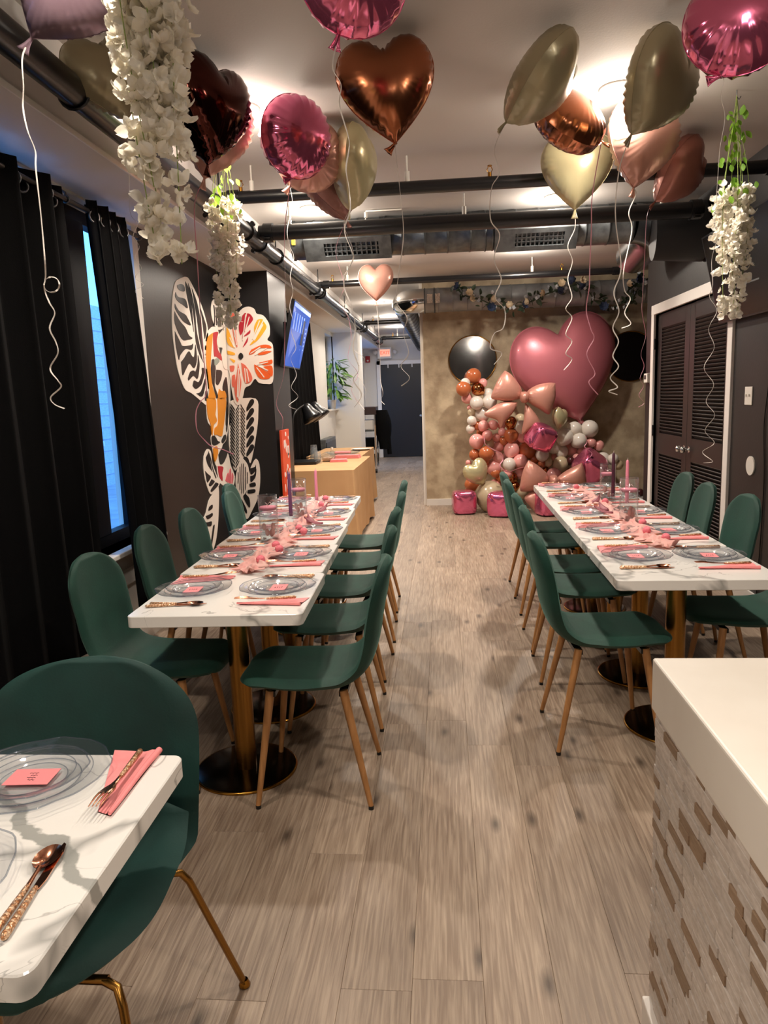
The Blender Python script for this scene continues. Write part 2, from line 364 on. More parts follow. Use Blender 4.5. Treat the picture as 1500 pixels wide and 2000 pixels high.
# ================================================================ STRUCTURE
XL, XR, ZC, ZS = -1.9, 2.0, 2.9, 2.56
def sbox(name, m, *boxes):
    b = MB()
    for q in boxes: b.box(*q)
    return struct(b.build(name, M[m] if isinstance(m, str) else m))
floor = sbox('floor', 'dark', (-2.2, 3.6, -3.6, 17.6, -.1, -.011))
PW, PL = .178, 1.475
planks = []
k0 = math.floor((XL - .068) / PW)
for k in range(k0, math.ceil((3.5 - .068) / PW)):
    x0 = max(XL - .05, .068 + k*PW); x1 = min(3.5, .068 + (k+1)*PW)
    if x1 - x0 < .01: continue
    off = {-1: 1.617, 0: 2.86}.get(k, random.random() * PL) % PL
    y = off - PL * 4
    while y < 17.5:
        a, b = max(-3.5, y), min(17.5, y + PL)
        if b - a > .02 and not (x0 > 2.05 and (b < 7.5 or a > 9.5)): planks.append((a, b, x0, x1))
        y += PL
planks.sort(key=lambda q: (q[1] < 1.4) * 100 + (q[2] > 2) * 50 + q[0])
pm = {}; rest = MB()
for i, (a, b, x0, x1) in enumerate(planks):
    if i < 290:
        key = (round(b-a, 3), round(x1-x0, 3))
        if key not in pm: pm[key] = MB().rbox(-(x1-x0)/2+.0002, (x1-x0)/2-.0002, .0003, b-a-.0003, -.011, 0, .0007, 1).mesh('plank', M['plank'])
        link('plank', pm[key], floor, ((x0+x1)/2, a, 0))
    else: rest.box(x0+.0006, x1-.0006, a+.0008, b-.0008, -.011, 0)
rest.build('plank', M['plank'], floor)['kind'] = 'stuff'
sbox('ceiling', 'ceil', (-1.52, 3.6, -3.6, 17.6, ZC, ZC+.08))
sbox('ceiling_soffit', 'ceil', (-2.2, -1.5, -3.6, 17.6, ZS, ZC+.08))
sbox('soffit_lit_edge', 'trim', (-1.5, -1.492, -3.5, 17.4, ZS, ZS+.022))  # thin white strip added to stand for the lit lower edge of the soffit
# left wall with the street window
W0, W1, WZ0, WZ1 = 1.2, 4.52, .63, 2.545
sbox('wall_left', 'white', (-2.15, XL, -3.6, 4.6, 0, WZ0), (-2.15, XL, -3.6, W0, WZ0, ZS), (-2.15, XL, W0, 4.6, WZ1, ZS), (-2.15, XL, W1, 4.6, WZ0, WZ1))
sbox('baseboard_left', 'trim', (XL, XL+.014, -3.5, 4.5, 0, .1))
sbox('trim_2', 'trim', (XL, XL+.012, 1.2, 4.48, .41, .5), (XL, XL+.012, 4.40, 4.48, .1, .6))
sbox('wall_mural', 'black_wall', (-2.15, XL, 4.6, 6.36, 0, ZS))
sbox('wall_pillar', 'black_wall', (-2.15, -1.5, 6.35, 7.06, 0, ZS))
sbox('wall_left_far', 'white', (-2.15, XL, 7.1, 11.8, 0, ZS), (-2.15, XL, 11.8, 12.6, 0, 1.28), (-2.15, XL, 11.8, 12.6, 2.5, ZS),
     (-2.15, XL, 12.6, 14.0, 0, ZS), (-2.15, XL, 14.0, 16.8, 0, .6), (-2.15, XL, 14.0, 16.8, 2.45, ZS), (-2.15, XL, 16.8, 17.6, 0, ZS))
sbox('wall_column', 'white', (XL-.02, -1.47, 12.6, 13.3, 0, ZS))
sbox('wall_back', 'white', (-2.2, 0, 17.48, 17.6, 0, ZC))
sbox('wall_hall', 'white', (-.3, -.24, 9.6, 17.5, 0, ZC))
sbox('wall_front', 'dark', (-2.2, 3.6, -3.62, -3.5, 0, ZC))
sbox('wall_gold', 'wallpaper', (-.26, 3.6, 9.57, 9.65, 0, ZC))
sbox('baseboard_gold', 'white', (-.262, 3.5, 9.552, 9.57, 0, .085))
D0, D1, DZ = 5.37, 7.19, 2.13
sbox('wall_right', 'dark', (XR, XR+.2, -3.6, D0, 0, ZC), (XR, XR+.2, D1, 7.5, 0, ZC), (XR, XR+.2, D0, D1, DZ, ZC), (XR+.12, XR+.2, D0, D1, 0, DZ))
sbox('wall_alcove', 'dark', (3.5, 3.6, 7.3, 9.6, 0, ZC), (XR+.2, 3.6, 7.3, 7.5, 0, ZC))
sbox('baseboard_right', 'trim', (XR-.014, XR, -3.5, D0-.09, 0, .1), (XR-.014, XR, D1+.09, 7.5, 0, .1))
# windows ----------------------------------------------------------------
fr = mat('window_frame_dark', '#070a14', .55, spec=.15)
def window(name, y0, y1, z0, z1, bars, sillout=.06):
    f = MB(); xa, xb = -2.09, -2.02
    for a, b in ((y0, y0+.06), (y1-.06, y1)): f.box(xa, xb, a, b, z0, z1)
    for a, b in ((z0, z0+.07), (z1-.07, z1)): f.box(xa, xb, y0+.06, y1-.06, a, b)
    w = struct(f.build(name, fr))
    for p in bars: MB().rbox(xa-.004, xb+.02, p-.035, p+.035, z0+.07, z1-.07, .006).build('mullion', fr, w)
    ed = [y0+.06] + sorted(bars) + [y1-.06]
    for a, b in zip(ed, ed[1:]): MB().box(-2.062, -2.056, a, b, z0+.07, z1-.07).build('pane', M['pane'], w)
    MB().rbox(-2.1, XL+sillout, y0-.03, y1+.03, z0-.03, z0, .006).build('window_sill', M['trim'], w)
    return w
window('window_1', W0, W1, WZ0, WZ1, [2.3, 3.5])
MB().rbox(-2.085, -1.99, 3.55, 4.085, WZ0+.07, WZ1-.07, .01).build('shutter', fr, bpy.data.objects['window_1'])
MB().box(-1.985, -1.97, 3.60, 3.615, WZ0, WZ1-.1).build('blind_track', M['trim'], bpy.data.objects['window_1'])
window('window_2', 11.8, 12.6, 1.28, 2.5, [])
window('window_3', 14.0, 16.8, .6, 2.45, [15.4])
# street outside: pavement and brick house opposite, seen through the slit between the curtains
sbox('ground_street', mat('pavement', '#8a93a0', .8, col2='#a9b2bf', nscale=3), (-14, -2.15, -6, 40, -.4, -.3))
hb = thing('brick_house', 'pale brick house across the street seen between the black curtains', 'house', (-7.5, 6, -.3))
bw = MB().box(-1, 0, -8, 24, 0, 3.9).build('wall', mat('house_brick', '#a9bdd6', .8, col2='#c6d6ea', nscale=9, stretch=(1, 1, 5)), hb)
for k in range(9):
    MB().rbox(0, .06, -5+k*2.6, -3.9+k*2.6, 1.0, 2.5, .02).build('window', mat('house_window', '#26375c', .15), hb)
    MB().rbox(0, .12, -5.1+k*2.6, -3.8+k*2.6, .88, 1.0, .02).build('sill', M['trim'], hb)
for k in range(14): MB().box(0, .02, -8, 24, .25+k*.26, .262+k*.26).build('brick_course', mat('mortar', '#b9c4d6', .8), hb)
# black hall door ----------------------------------------------------------
d = struct(MB().rbox(-1.5, -.46, 17.42, 17.46, .01, 2.2, .004).build('door_1', mat('hall_door', '#14161c', .4)))
MB().box(-1.59, -1.5, 17.41, 17.48, 0, 2.29).box(-1.59, -.31, 17.41, 17.48, 2.2, 2.29).build('door_frame', M['trim'], d)
MB().lathe([(.0, -.08), (.03, -.075), (.036, -.05), (.02, -.03), (.014, 0)], 14, (-.57, 17.42, .98), axis='y').build('knob', M['chrome'], d)
for x in (-1.32, -1.06, -.75): MB().rbox(x-.012, x+.012, 17.385, 17.42, 2.12, 2.2, .004).build('hook', M['plastic'], d)
# louvred double door -------------------------------------------------------
d = struct(MB().box(XR, XR+.1, D0-.005, D0, 0, DZ).box(XR, XR+.1, D1, D1+.005, 0, DZ).box(XR, XR+.1, D0, D1, DZ, DZ+.005).build('door_2', M['trim']))
t = MB()
t.rbox(XR-.02, XR+.004, D0-.09, D0-.002, 0, DZ+.09, .004).rbox(XR-.02, XR+.004, D1+.002, D1+.09, 0, DZ+.09, .004).rbox(XR-.021, XR+.004, D0-.09, D1+.09, DZ+.002, DZ+.09, .004)
t.build('door_frame', M['trim'], d)
lw = (D1 - D0) / 2
slat = MB(); slat.box(-.022, .022, -(lw/2-.125), lw/2-.125, -.0035, .0035); slatm = slat.mesh('slat', M['door'])
for s in (0, 1):
    y0, y1 = D0 + s*lw + .003, D0 + (s+1)*lw - .003
    f = MB(); xa, xb = XR+.02, XR+.056
    f.rbox(xa, xb, y0, y0+.12, .01, DZ-.005, .004).rbox(xa, xb, y1-.12, y1, .01, DZ-.005, .004)
    for za, zb in ((.01, .2), (.84, 1.03), (DZ-.13, DZ-.005)): f.box(xa, xb, y0+.11, y1-.11, za, zb)
    f.box(xb+.01, xb+.014, y0+.1, y1-.1, .1, DZ-.1)
    f.build('door_leaf', M['door'], d)
    for za, zb, n in ((.2, .84, 22), (1.03, DZ-.13, 33)):
        for i in range(n):
            link('slat', slatm, d, (XR+.036, (y0+y1)/2, za + (i+.5)*(zb-za)/n), (0, R(48), 0))
    ky = D0 + lw + (-.06 if s == 0 else .06)
    MB().lathe([(.0, -.07), (.022, -.066), (.03, -.045), (.018, -.028), (.01, -.02), (.01, -.004), (.028, 0)], 16, (XR+.02, ky, .935), axis='x').build('knob', M['chrome'], d)
    hy = D0+.004 if s == 0 else D1-.004
    for hz in (.3, 1.05, 1.86): MB().cyl((XR-.004, hy, hz-.05), (XR-.004, hy, hz+.05), .011, n=8).build('hinge', M['black'], d)
MB().rbox(XR-.006, XR+.012, D0+.015, D0+.03, 1.0, 1.2, .003).build('edge_pull', M['brass'], d)
# ================================================================ DOWNLIGHTS
lens_m = emitter('lamp_lens', '#fff0d8', 48)
NUM = ['first', 'second', 'third', 'fourth', 'fifth', 'sixth', 'seventh', 'eighth', 'ninth', 'tenth']
def downlight(x, y, label, power=1.0, col=(1, .895, .775)):
    t = thing('recessed_light', label, 'ceiling light', (x, y, ZC), 0, 'recessed ceiling lights')
    MB().lathe([(.062, .0), (.066, -.012), (.085, -.012), (.092, -.004), (.093, 0)], 28).build('trim_ring', M['trim'], t)
    MB().lathe([(.001, -.022), (.03, -.019), (.052, -.010), (.063, -.001)], 24).build('lens', lens_m, t)
    l = bpy.data.lights.new('downlight_beam', 'SPOT'); l.energy = LAMP * power; l.color = col
    l.spot_size = R(150); l.spot_blend = .75; l.shadow_soft_size = .05
    o = bpy.data.objects.new('downlight_beam', l); COL.objects.link(o); o.parent = t; o.location = (0, 0, -.04)
    l = bpy.data.lights.new('lens_spill', 'POINT'); l.energy = LAMP * (power * .2 if y > 3 else .05); l.color = col; l.shadow_soft_size = .055
    o = bpy.data.objects.new('lens_spill', l); COL.objects.link(o); o.parent = t; o.location = (0, 0, -.085)
ys = [3.8, 5.75, 7.68]
desc = ['beside the dark brown heart balloon', 'above the long duct behind the beige and mauve balloons', 'below the duct grille on the left']
desc2 = ['beside the tilted cream heart balloon', 'shining behind the pale cream heart', 'below the duct grille on the right']
for y, a, b in zip(ys, desc, desc2):
    pw = 1.5 if y > 7 else 1.1
    downlight(-.98, y, 'recessed ceiling light ' + a, pw); downlight(.87, y + .07, 'recessed ceiling light ' + b, pw)
downlight(-.97, 9.45, 'recessed ceiling light hidden behind the far blush heart balloon', .9)
for y, a in ((11.5, 'nearest of the row of hall lights, beyond the far blush heart'), (13.55, 'second of the row of hall lights'), (15.6, 'farthest of the hall lights, near the exit door')):
    downlight(-.97, y, 'recessed ceiling light, ' + a, .8, (1, .9, .78))
for y, a in ((1.85, 'just above the camera'), (-.1, 'behind the camera'), (-2.05, 'over the near end wall')):
    for x, s_ in ((-.98, 'left'), (.87, 'right')): downlight(x, y, 'recessed ceiling light %s, on the %s' % (a, s_), .75)
# ================================================================ PIPES AND DUCTS
def coupling(p, ax, r, parent):
    m = MB(); ax = Vector(ax); p = Vector(p)
    m.cyl(p - ax*.035, p + ax*.035, r*1.25, n=16)
    s = ax.orthogonal().normalized()
    for k in (-1, 1):
        m.cyl(p + s*k*r*1.35 - ax*.02, p + s*k*r*1.35 + ax*.02, r*.28, n=8)
    m.build('coupling', M['pipe'], parent)
def sprinkler(p, parent):
    p = Vector(p); m = MB()
    m.cyl(p, p + Vector((0, 0, .03)), .012, n=8).cyl(p + Vector((0, 0, .065)), p + Vector((0, 0, .07)), .014, n=8)
    for k in (-1, 1): m.tube([p + Vector((k*.006, 0, .028)), p + Vector((k*.017, 0, .045)), p + Vector((k*.006, 0, .066))], .003, 5)
    m.build('sprinkler_head', M['brass'], parent)
def rods(pts, parent, z, r=.006):
    for p in pts:
        p = Vector(p); m = MB(); m.cyl(p, (p.x, p.y, ZC - z), r, n=6, caps=False).cyl(p, p + Vector((0, 0, .06)), r*2.6, n=8)
        m.build('hanger_rod', M['plastic'] if r < .0065 else M['pipe'], parent)
pm_ = thing('main_pipe', 'long thick black sprinkler pipe running the length of the room under the left soffit', 'pipe', (-1.4, 0, 2.66), 0)
MB().cyl((0, -3.4, 0), (0, 16.4, 0), .057, n=20).build('pipe', M['pipe'], pm_)
for y in (4.62, 4.9, 5.35, 5.75, 8.2, 8.55, 12.6, 13.1, 16.1, 16.35): coupling((0, y, 0), (0, 1, 0), .057, pm_)
for y in (2.9, 4.75, 6.3, 8.4, 10.6, 12.9, 15.2):
    MB().tube([(.064*math.cos(a), y, .064*math.sin(a)) for a in [i*PI/8 for i in range(16)]], .007, 6, closed=True).cyl((0, y, .064), (0, y, .24), .006, n=6).build('clevis_hanger', M['pipe'], pm_)
def cross(y, r, z, x1, label, rodx, heads):
    t = thing('cross_pipe', label, 'pipe', (0, y, z), 0, 'black sprinkler pipes across the ceiling')
    MB().cyl((-1.36, 0, 0), (x1, 0, 0), r, n=18).build('pipe', M['pipe'], t)
    coupling((-1.29, 0, 0), (1, 0, 0), r, t)
    coupling((x1 - .05, 0, 0), (1, 0, 0), r, t)
    rods([(x, 0, r*.9) for x in rodx], t, z)
    for i, x in enumerate(heads): sprinkler((x, 0, r*.8), t)
cross(4.68, .038, 2.715, 1.99, 'thin black pipe crossing the ceiling nearest the camera, in front of the thick one', (-1.17, -.2, 1.06, 1.75), (-1.24, .3, 1.33))
cross(5.6, .056, 2.7, 1.86, 'thick black pipe crossing the ceiling just in front of the grey duct', (-1.13, .17, 1.58), ())
cross(8.3, .035, 2.715, 1.92, 'thin black pipe crossing above the gold wall, behind the grey duct', (-1.05, .98), (-1.22, 1.3))
cross(12.75, .035, 2.72, -.5, 'short black pipe crossing the hall ceiling between hall lights', (-1.1,), (-1.2,))
cross(16.2, .035, 2.72, -.33, 'farthest short black pipe crossing the hall above the exit sign', (-1.0,), (-1.1,))
def duct_seg(p0, p1, r, parent, name='duct', pitch=.17, m='steel'):
    p0, p1 = Vector(p0), Vector(p1); L = (p1 - p0).length; n = max(1, int(L / pitch)); d = (p1 - p0).normalized()
    b = MB(); pts = []; rr = []
    for i in range(n):
        for q, e in ((0, 0), (.88, 0), (.9, .004), (.96, .004), (.98, 0)):
            pts.append(p0 + d * ((i + q) / n * L)); rr.append(r + e)
    pts.append(p1); rr.append(r)
    b.tube(pts, rr, 28); return b.build(name, M[m], parent)
def register(x0, x1, parent, r):
    g = MB(); a = R(-52); 
    def pt(x, s, h): # s along face, h out of face; face leans down toward the camera
        c = Vector((0, math.sin(a + PI/2) * -1, 0))
        dn = Vector((0, -math.cos(R(40)), -math.sin(R(40)))); up = Vector((0, -math.sin(R(40)), math.cos(R(40))))
        return Vector((x, 0, 0)) + dn * (r*.93 + h) + up * s
    def slab(xa, xb, sa, sb, ha, hb):
        vs = [pt(x, s, h) for h in (ha, hb) for (x, s) in ((xa, sa), (xb, sa), (xb, sb), (xa, sb))]
        g.add(vs, [(0,3,2,1),(4,5,6,7),(0,1,5,4),(1,2,6,5),(2,3,7,6),(3,0,4,7)])
    slab(x0, x1, -.095, -.055, -.02, .03); slab(x0, x1, .055, .095, -.02, .03); slab(x0, x0+.16, -.056, .056, -.02, .03); slab(x1-.1, x1, -.056, .056, -.02, .03)
    reg = g.build('register', M['steel'], parent)
    g = MB(); slab(x0+.16, x1-.1, -.056, .056, -.01, .0); g.build('register_back', M['black'], reg)
    n = 11
    for i in range(n):
        g = MB(); x = x0+.16 + (i+.5)*(x1-x0-.26)/n; slab(x-.006, x+.006, -.056, .056, .0, .022); g.build('vane', M['steel'], reg)
    for s in (-.018, .018): g = MB(); slab(x0+.16, x1-.1, s-.003, s+.003, .0, .024); g.build('vane', M['steel'], reg)
t = thing('ceiling_duct', 'round grey spiral duct with two grilles crossing the ceiling behind the thick pipe', 'duct', (0, 6.15, 2.745))
duct_seg((-1.2, 0, 0), (1.5, 0, 0), .15, t)
MB().cyl((-1.215, 0, 0), (-1.19, 0, 0), .156, n=28).build('end_cap', M['steel'], t)
MB().rbox(-1.2, -1.17, -.155, -.145, -.06, .0, .002).build('yellow_tag', mat('tag_yellow', '#d9a92b', .5), t)
register(-1.1, -.4, t, .15); register(.42, 1.06, t, .15)
b = MB(); ctr = [(1.5, 0, 0), (1.58, .02, -.005), (1.66, .1, -.02), (1.72, .24, -.04), (1.74, .45, -.06), (1.74, .9, -.1)]
b.tube(spline(ctr, 5), .152, 28); b.build('elbow', mat('brushed_duct', '#9c9ea0', .22, 1), t)
MB().cyl((1.62, -.18, -.13), (1.98, -.22, -.13), .19, .22, n=30).build('branch_sleeve', mat('duct_sleeve', '#151517', .5), t)
for x in (-.45, .35): MB().tube([(x, .152*math.cos(a), .152*math.sin(a)) for a in [i*PI/12 for i in range(24)]], .006, 5, closed=True).build('seam_band', M['steel'], t)
t = thing('wall_duct', 'round grey duct hung with a flower garland along the top of the gold wall', 'duct', (0, 9.25, 2.61))
duct_seg((-.22, 0, 0), (3.48, 0, 0), .145, t, 'duct', .17, 'steel2')
ctr = [(-.22, 0, 0), (-.34, .01, 0), (-.43, .08, 0), (-.48, .18, 0), (-.5, .32, 0)]
MB().tube(spline(ctr, 5), .146, 28).build('elbow', mat('bright_duct', '#c9cbcb', .12, 1), t)
duct_seg((-.5, .32, 0), (-.5, 8.1, 0), .14, t, 'hall_duct', .4, 'pipe')
for x in (-.22, -.1): MB().tube([(x, .148*math.cos(a), .148*math.sin(a)) for a in [i*PI/12 for i in range(24)]], .007, 5, closed=True).build('seam_band', M['steel'], t)
MB().rbox(-.19, -.12, -.153, -.146, -.05, .06, .002).rbox(-.09, -.03, -.153, -.146, -.05, .06, .002).build('foil_tape', mat('foil_tape', '#d8cfc4', .15, 1, bump=1, bscale=120), t)
# ================================================================ CHAIRS
def shell_parts(prof, wid, split, T, cup, endf, endb, nu=16, nv=44):
    P = spline([(0, y, z) for y, z in prof], 10); L = [0]
    for a, b in zip(P, P[1:]): L.append(L[-1] + (b - a).length)
    tot = L[-1]
    def samp(s):
        s *= tot; i = 0
        while i < len(L) - 2 and L[i+1] < s: i += 1
        t = (s - L[i]) / max(1e-9, L[i+1] - L[i]); return P[i].lerp(P[i+1], min(1, t)), (P[i+1] - P[i]).normalized()
    def wat(s):
        for (a, wa), (b, wb) in zip(wid, wid[1:]):
            if a <= s <= b: 
                t = (s-a)/(b-a); t = t*t*(3-2*t); w = wa + (wb-wa)*t; break
        if s > 1 - endb: w *= max(.0, 1 - ((s - 1 + endb)/endb)**2.6) ** .5
        if s < endf: w *= max(.0, 1 - ((endf - s)/endf)**3.0) ** .5
        return w
    def make(s0, s1):
        b = MB()
        def pt(u, v, side):
            v = 1 - (1-v)**1.8 if s1 > .999 else v**1.8 if s0 < .001 else v
            s = s0 + (s1 - s0)*v; p, d = samp(s); n = Vector((0, d.z, -d.y))
            uu = 2*u - 1; w = wat(s)
            k = max(0, min(1, (s-.15)/.4)); c = cup * (abs(uu) ** 2.4) * (.3 + .7*k*k*(3-2*k))
            e = min(1, s/.03, (1-s)/.02) 
            th = T * .5 * (max(0, 1 - abs(uu)**5) ** .5) * (.25 + .75*e)
            return p + Vector((uu*w, 0, 0)) + n * (c * (w/.22) + side*th)
        b.grid(lambda u, v: pt(u, v, -1), nu, nv); b.grid(lambda u, v: pt(1-u, v, 1), nu, nv)
        return b
    return make(0, split + .004), make(split - .004, 1)
# slim velvet dining chair, faces local +Y
PROF = [(.262, .425), (.255, .447), (.2, .46), (.08, .452), (-.05, .446), (-.13, .455), (-.19, .5), (-.222, .58), (-.24, .68), (-.262, .79), (-.28, .885)]
WID = [(0, .165), (.1, .205), (.28, .222), (.42, .212), (.55, .19), (.7, .198), (.85, .2), (1, .19)]
def make_chair(label):
    t = thing('dining_chair', label, 'chair', (0, 0, 0), 0, 'slim green velvet dining chairs at the long tables')
    s, b = shell_parts(PROF, WID, .45, .042, .03, .12, .2)
    s.build('seat', M['velvet'], t); b.build('backrest', M['velvet'], t)
    MB().box(-.15, .15, -.13, -.10, .405, .422).box(-.15, .15, .13, .16, .405, .424).box(-.015, .015, -.13, .16, .405, .42).build('under_frame', M['black'], t)
    for sx in (-1, 1):
        for ya, yb in ((.15, .205), (-.115, -.205)):
            l = MB().cyl((sx*.14, ya, .425), (sx*.2, yb, .012), .0165, .0095, n=12).build('leg', M['leg'], t)
            MB().cyl((sx*.2, yb, 0), (sx*.2, yb, .014), .0098, n=10).build('foot_cap', M['black'], l)
    return t
def rowpos(base, step, i): return (base[0] + step[0]*i, base[1] + step[1]*i)
CH = None
def chair(x, y, rz, label):
    global CH
    if CH is None:
        CH = make_chair(label); CH.location = (x, y, 0); CH.rotation_euler = (0, 0, rz); return CH
    return dup(CH, (x, y, 0), rz, label)
ORD = ['nearest', 'second', 'third', 'fourth', 'farthest']; ORC = ['nearest', 'second from camera', 'third from camera', 'fourth from camera', 'farthest']
# (X, Y, angle) of the chairs, read from the floor
LR = [(-.50, 2.57, 1), (-.52, 3.17, 3), (-.535, 3.74, -2), (-.54, 4.33, 2), (-.56, 4.93, 1)]
LL = [(-1.155, 2.67, -3), (-1.19, 3.33, 2), (-1.165, 3.84, 0), (-1.15, 4.56, 3), (-1.28, 4.99, 2)]
RL = [(.63, 2.99, 2), (.665, 3.70, -1), (.67, 4.17, 1), (.68, 4.86, 0), (.69, 5.34, 2)]
RR = [(1.33, 3.24, -1), (1.33, 3.92, 2), (1.30, 4.45, -2), (1.36, 5.02, 0)]
for i, (x, y, a) in enumerate(LR): chair(x, y, R(90 + a), 'green velvet chair on the aisle side of the left table, ' + ORC[i])
for i, (x, y, a) in enumerate(LL): chair(x, y, R(-90 + a), 'green velvet chair on the window side of the left table, ' + ORC[i])
for i, (x, y, a) in enumerate(RL): chair(x, y, R(-90 + a), 'green velvet chair on the aisle side of the right table, ' + ORC[i])
for i, (x, y, a) in enumerate(RR): chair(x, y, R(90 + a), 'green velvet chair on the wall side of the right table, ' + ['nearest', 'second from camera', 'third from camera', 'farthest'][i])
# broad rounded chair at the front table, faces -Y
t = thing('lounge_chair', 'broad dark green velvet chair with rounded back and brass legs at the front table', 'chair', (-.845, 1.31, 0), R(180))
s, _ = shell_parts([(.24, .40), (.232, .425), (.17, .445), (.04, .435), (-.08, .44), (-.15, .46), (-.2, .5), (-.22, .54)], [(0, .262), (.5, .268), (1, .245)], .99, .06, .05, .5, .02)
s.build('seat', M['velvet_dark'], t)
_, b = shell_parts([(-.12, .40), (-.17, .42), (-.212, .46), (-.245, .56), (-.265, .68), (-.285, .79), (-.30, .862)], [(0, .215), (.2, .25), (.6, .264), (1, .26)], .01, .05, .045, .02, .34)
b.build('backrest', M['velvet_dark'], t)
MB().cyl((-.2, .17, .405), (.2, .17, .405), .009, n=8).cyl((-.2, -.13, .405), (.2, -.13, .405), .009, n=8).build('under_frame', M['brass_rough'], t)
for sx in (-1, 1):
    for ya, yb in ((.17, .28), (-.13, -.265)):
        l = MB().tube([(sx*.19, ya, .405), (sx*.222, ya + (yb-ya)*.1, .40), (sx*.235, ya + (yb-ya)*.2, .37), (sx*.31, yb, .012)], .0085, 10).build('leg', M['brass_rough'], t)
        MB().lathe([(.001, 0), (.013, 0), (.015, .006), (.011, .014), (.009, .02)], 12, (sx*.312, yb, 0)).build('foot', M['brass'], l)
# ================================================================ TABLES
def make_table(label, w, dpt):
    t = thing('square_table', label, 'table', (0, 0, 0), 0, 'marble topped tables')
    MB().prism(rrect(-w/2, w/2, -dpt/2, dpt/2, .022), .688, .73, .0025).build('top', M['marble'], t)
    MB().box(-.16, .16, -.02, .02, .676, .688).box(-.02, .02, -.16, .16, .676, .688).build('spider_bracket', M['black'], t)
    MB().cyl((0, 0, .012), (0, 0, .68), .041, n=32, caps=False).build('column', M['brass_rough'], t)
    b = MB().lathe([(.0, .016), (.05, .015), (.19, .011), (.2, .008)], 48).build('base', M['bronze'], t)
    MB().lathe([(.196, .0095), (.2025, .009), (.2035, .004), (.2025, 0), (.1, 0)], 48).build('base_rim', M['brass'], b)
    return t
TL = [(-.822 - .0300*i, 2.648 + .595*i) for i in range(5)]; TLA = R(1.6)
TR = [(.962 + .007*i, 3.053 + .592*i) for i in range(5)]; TRA = R(-.66)
TF = (-.868, 1.08)
tb = make_table('marble top table of the left row, nearest the camera, on brass column', .622, .588); tb.location = (*TL[0], 0); tb.rotation_euler = (0, 0, TLA)
for i in range(1, 5): dup(tb, (*TL[i], 0), TLA, 'marble top table of the left row, ' + ORC[i])
for i in range(5): dup(tb, (*TR[i], 0), TRA, 'marble top table of the right row, ' + ORC[i])
tf = dup(tb, (*TF, 0), R(.5), 'marble top table with grey vein in the left foreground, cut by the frame')
for ch in tf.children:
    if ch.name.startswith('top'): ch.data = ch.data.copy(); ch.data.materials[0] = veined(M['marble'], atz(15, 1575, .73), atz(190, 1738, .73))
# ================================================================ PLACE SETTINGS (diner faces local +Y)
def plate_mesh(Rr, name):
    b = MB(); rnd = random.Random(3); n = 60
    wob = lambda a: 1 + .012*math.cos(9*a) + .010*math.cos(14*a + 1) + .008*math.cos(5*a + 2)
    prof = [(0.001, .0), (.35, 0), (.6, .0), (.68, .006), (.76, .012), (.9, .015), (1, .019)]
    def ring(dz):
        return [Vector((math.cos(2*PI*i/n)*r*Rr*(wob(2*PI*i/n) if r > .8 else 1), math.sin(2*PI*i/n)*r*Rr*(wob(2*PI*i/n) if r > .8 else 1), z + dz)) for r, z in prof for i in range(n)]
    fs = [(j*n+i, j*n+(i+1) % n, (j+1)*n+(i+1) % n, (j+1)*n+i) for j in range(len(prof)-1) for i in range(n)]
    b.add(ring(.0022), fs, True); b.add(ring(0), [f[::-1] for f in fs], True)
    rim = MB(); rim.tube([(math.cos(2*PI*i/n)*Rr*wob(2*PI*i/n), math.sin(2*PI*i/n)*Rr*wob(2*PI*i/n), .020) for i in range(n)], .0016, 6, closed=True)
    for q, z in ((.61, .002), (.77, .0145)): rim.tube([(math.cos(2*PI*i/n)*Rr*q, math.sin(2*PI*i/n)*Rr*q, z) for i in range(n)], .0011, 5, closed=True)
    return b.mesh(name, M['plate']), rim.mesh('rim', M['plate_rim'])
PL1 = plate_mesh(.146, 'plate'); PL2 = plate_mesh(.105, 'plate')
def fork_mesh():
    b = MB(); z = lambda y: .004 + .010*math.exp(-((y-.045)/.02)**2)*.0 + (.012*max(0, (y-.05)/.05) if y < .1 else .012 + .1*(y-.1))
    prof = [(.0035, 0), (.004, .02), (.006, .035), (.011, .05), (.0125, .062), (.0125, .072)]
    zc = lambda y: .006 + .012*math.sin(min(1, y/.08)*PI)*.0 + .010*(y/.07)**2*(1 if y < .07 else 1) * .6
    vs = []
    for w, y in prof:
        for sx in (-1, 1):
            for dz in (0, .002): vs.append((sx*w, y, zc(y) + dz))
    fs = []
    for i in range(len(prof)-1):
        a = i*4; c = a+4
        fs += [(a+1, a+3, c+3, c+1), (a, c, c+2, a+2), (a, a+1, c+1, c), (a+2, c+2, c+3, a+3)]
    b.add(vs, fs, True)
    for k in range(4):
        x = -.0108 + k*.0072
        b.tube([(x, .07, zc(.07)+.001), (x, .09, zc(.08)+.001), (x*.95, .118, zc(.085)-.001)], [.0022, .0019, .0009], 5)
    return b.mesh('fork_head', M['rosegold'])
def spoon_mesh():
    b = MB(); b.tube([(0, 0, .006), (0, .025, .009), (0, .04, .010)], [.004, .0032, .004], 7)
    def fn(u, v):
        a = 2*PI*u; r = v; x = .021*r*math.cos(a); y = .068 + .031*r*math.sin(a); return (x, y, .011 - .009*(1 - r*r))
    b.grid(fn, 20, 6, True, True)
    b.grid(lambda u, v: Vector(fn(1-u, v)) + Vector((0, 0, -.0015)), 20, 6, True, True)
    return b.mesh('spoon_bowl', M['rosegold'])
def knife_mesh():
    b = MB(); b.prism([(-.005, 0), (.005, 0), (.008, .02), (.0085, .09), (.004, .112), (-.001, .116), (-.005, .09)], .004, .0058); return b.mesh('blade', M['rosegold'])
HND = MB().tube([(0, -.105, .006), (0, -.10, .0065), (0, -.05, .006), (0, -.005, .006), (0, .003, .006)], [.003, .0062, .0055, .0048, .0035], 8).mesh('handle', M['glitter'])
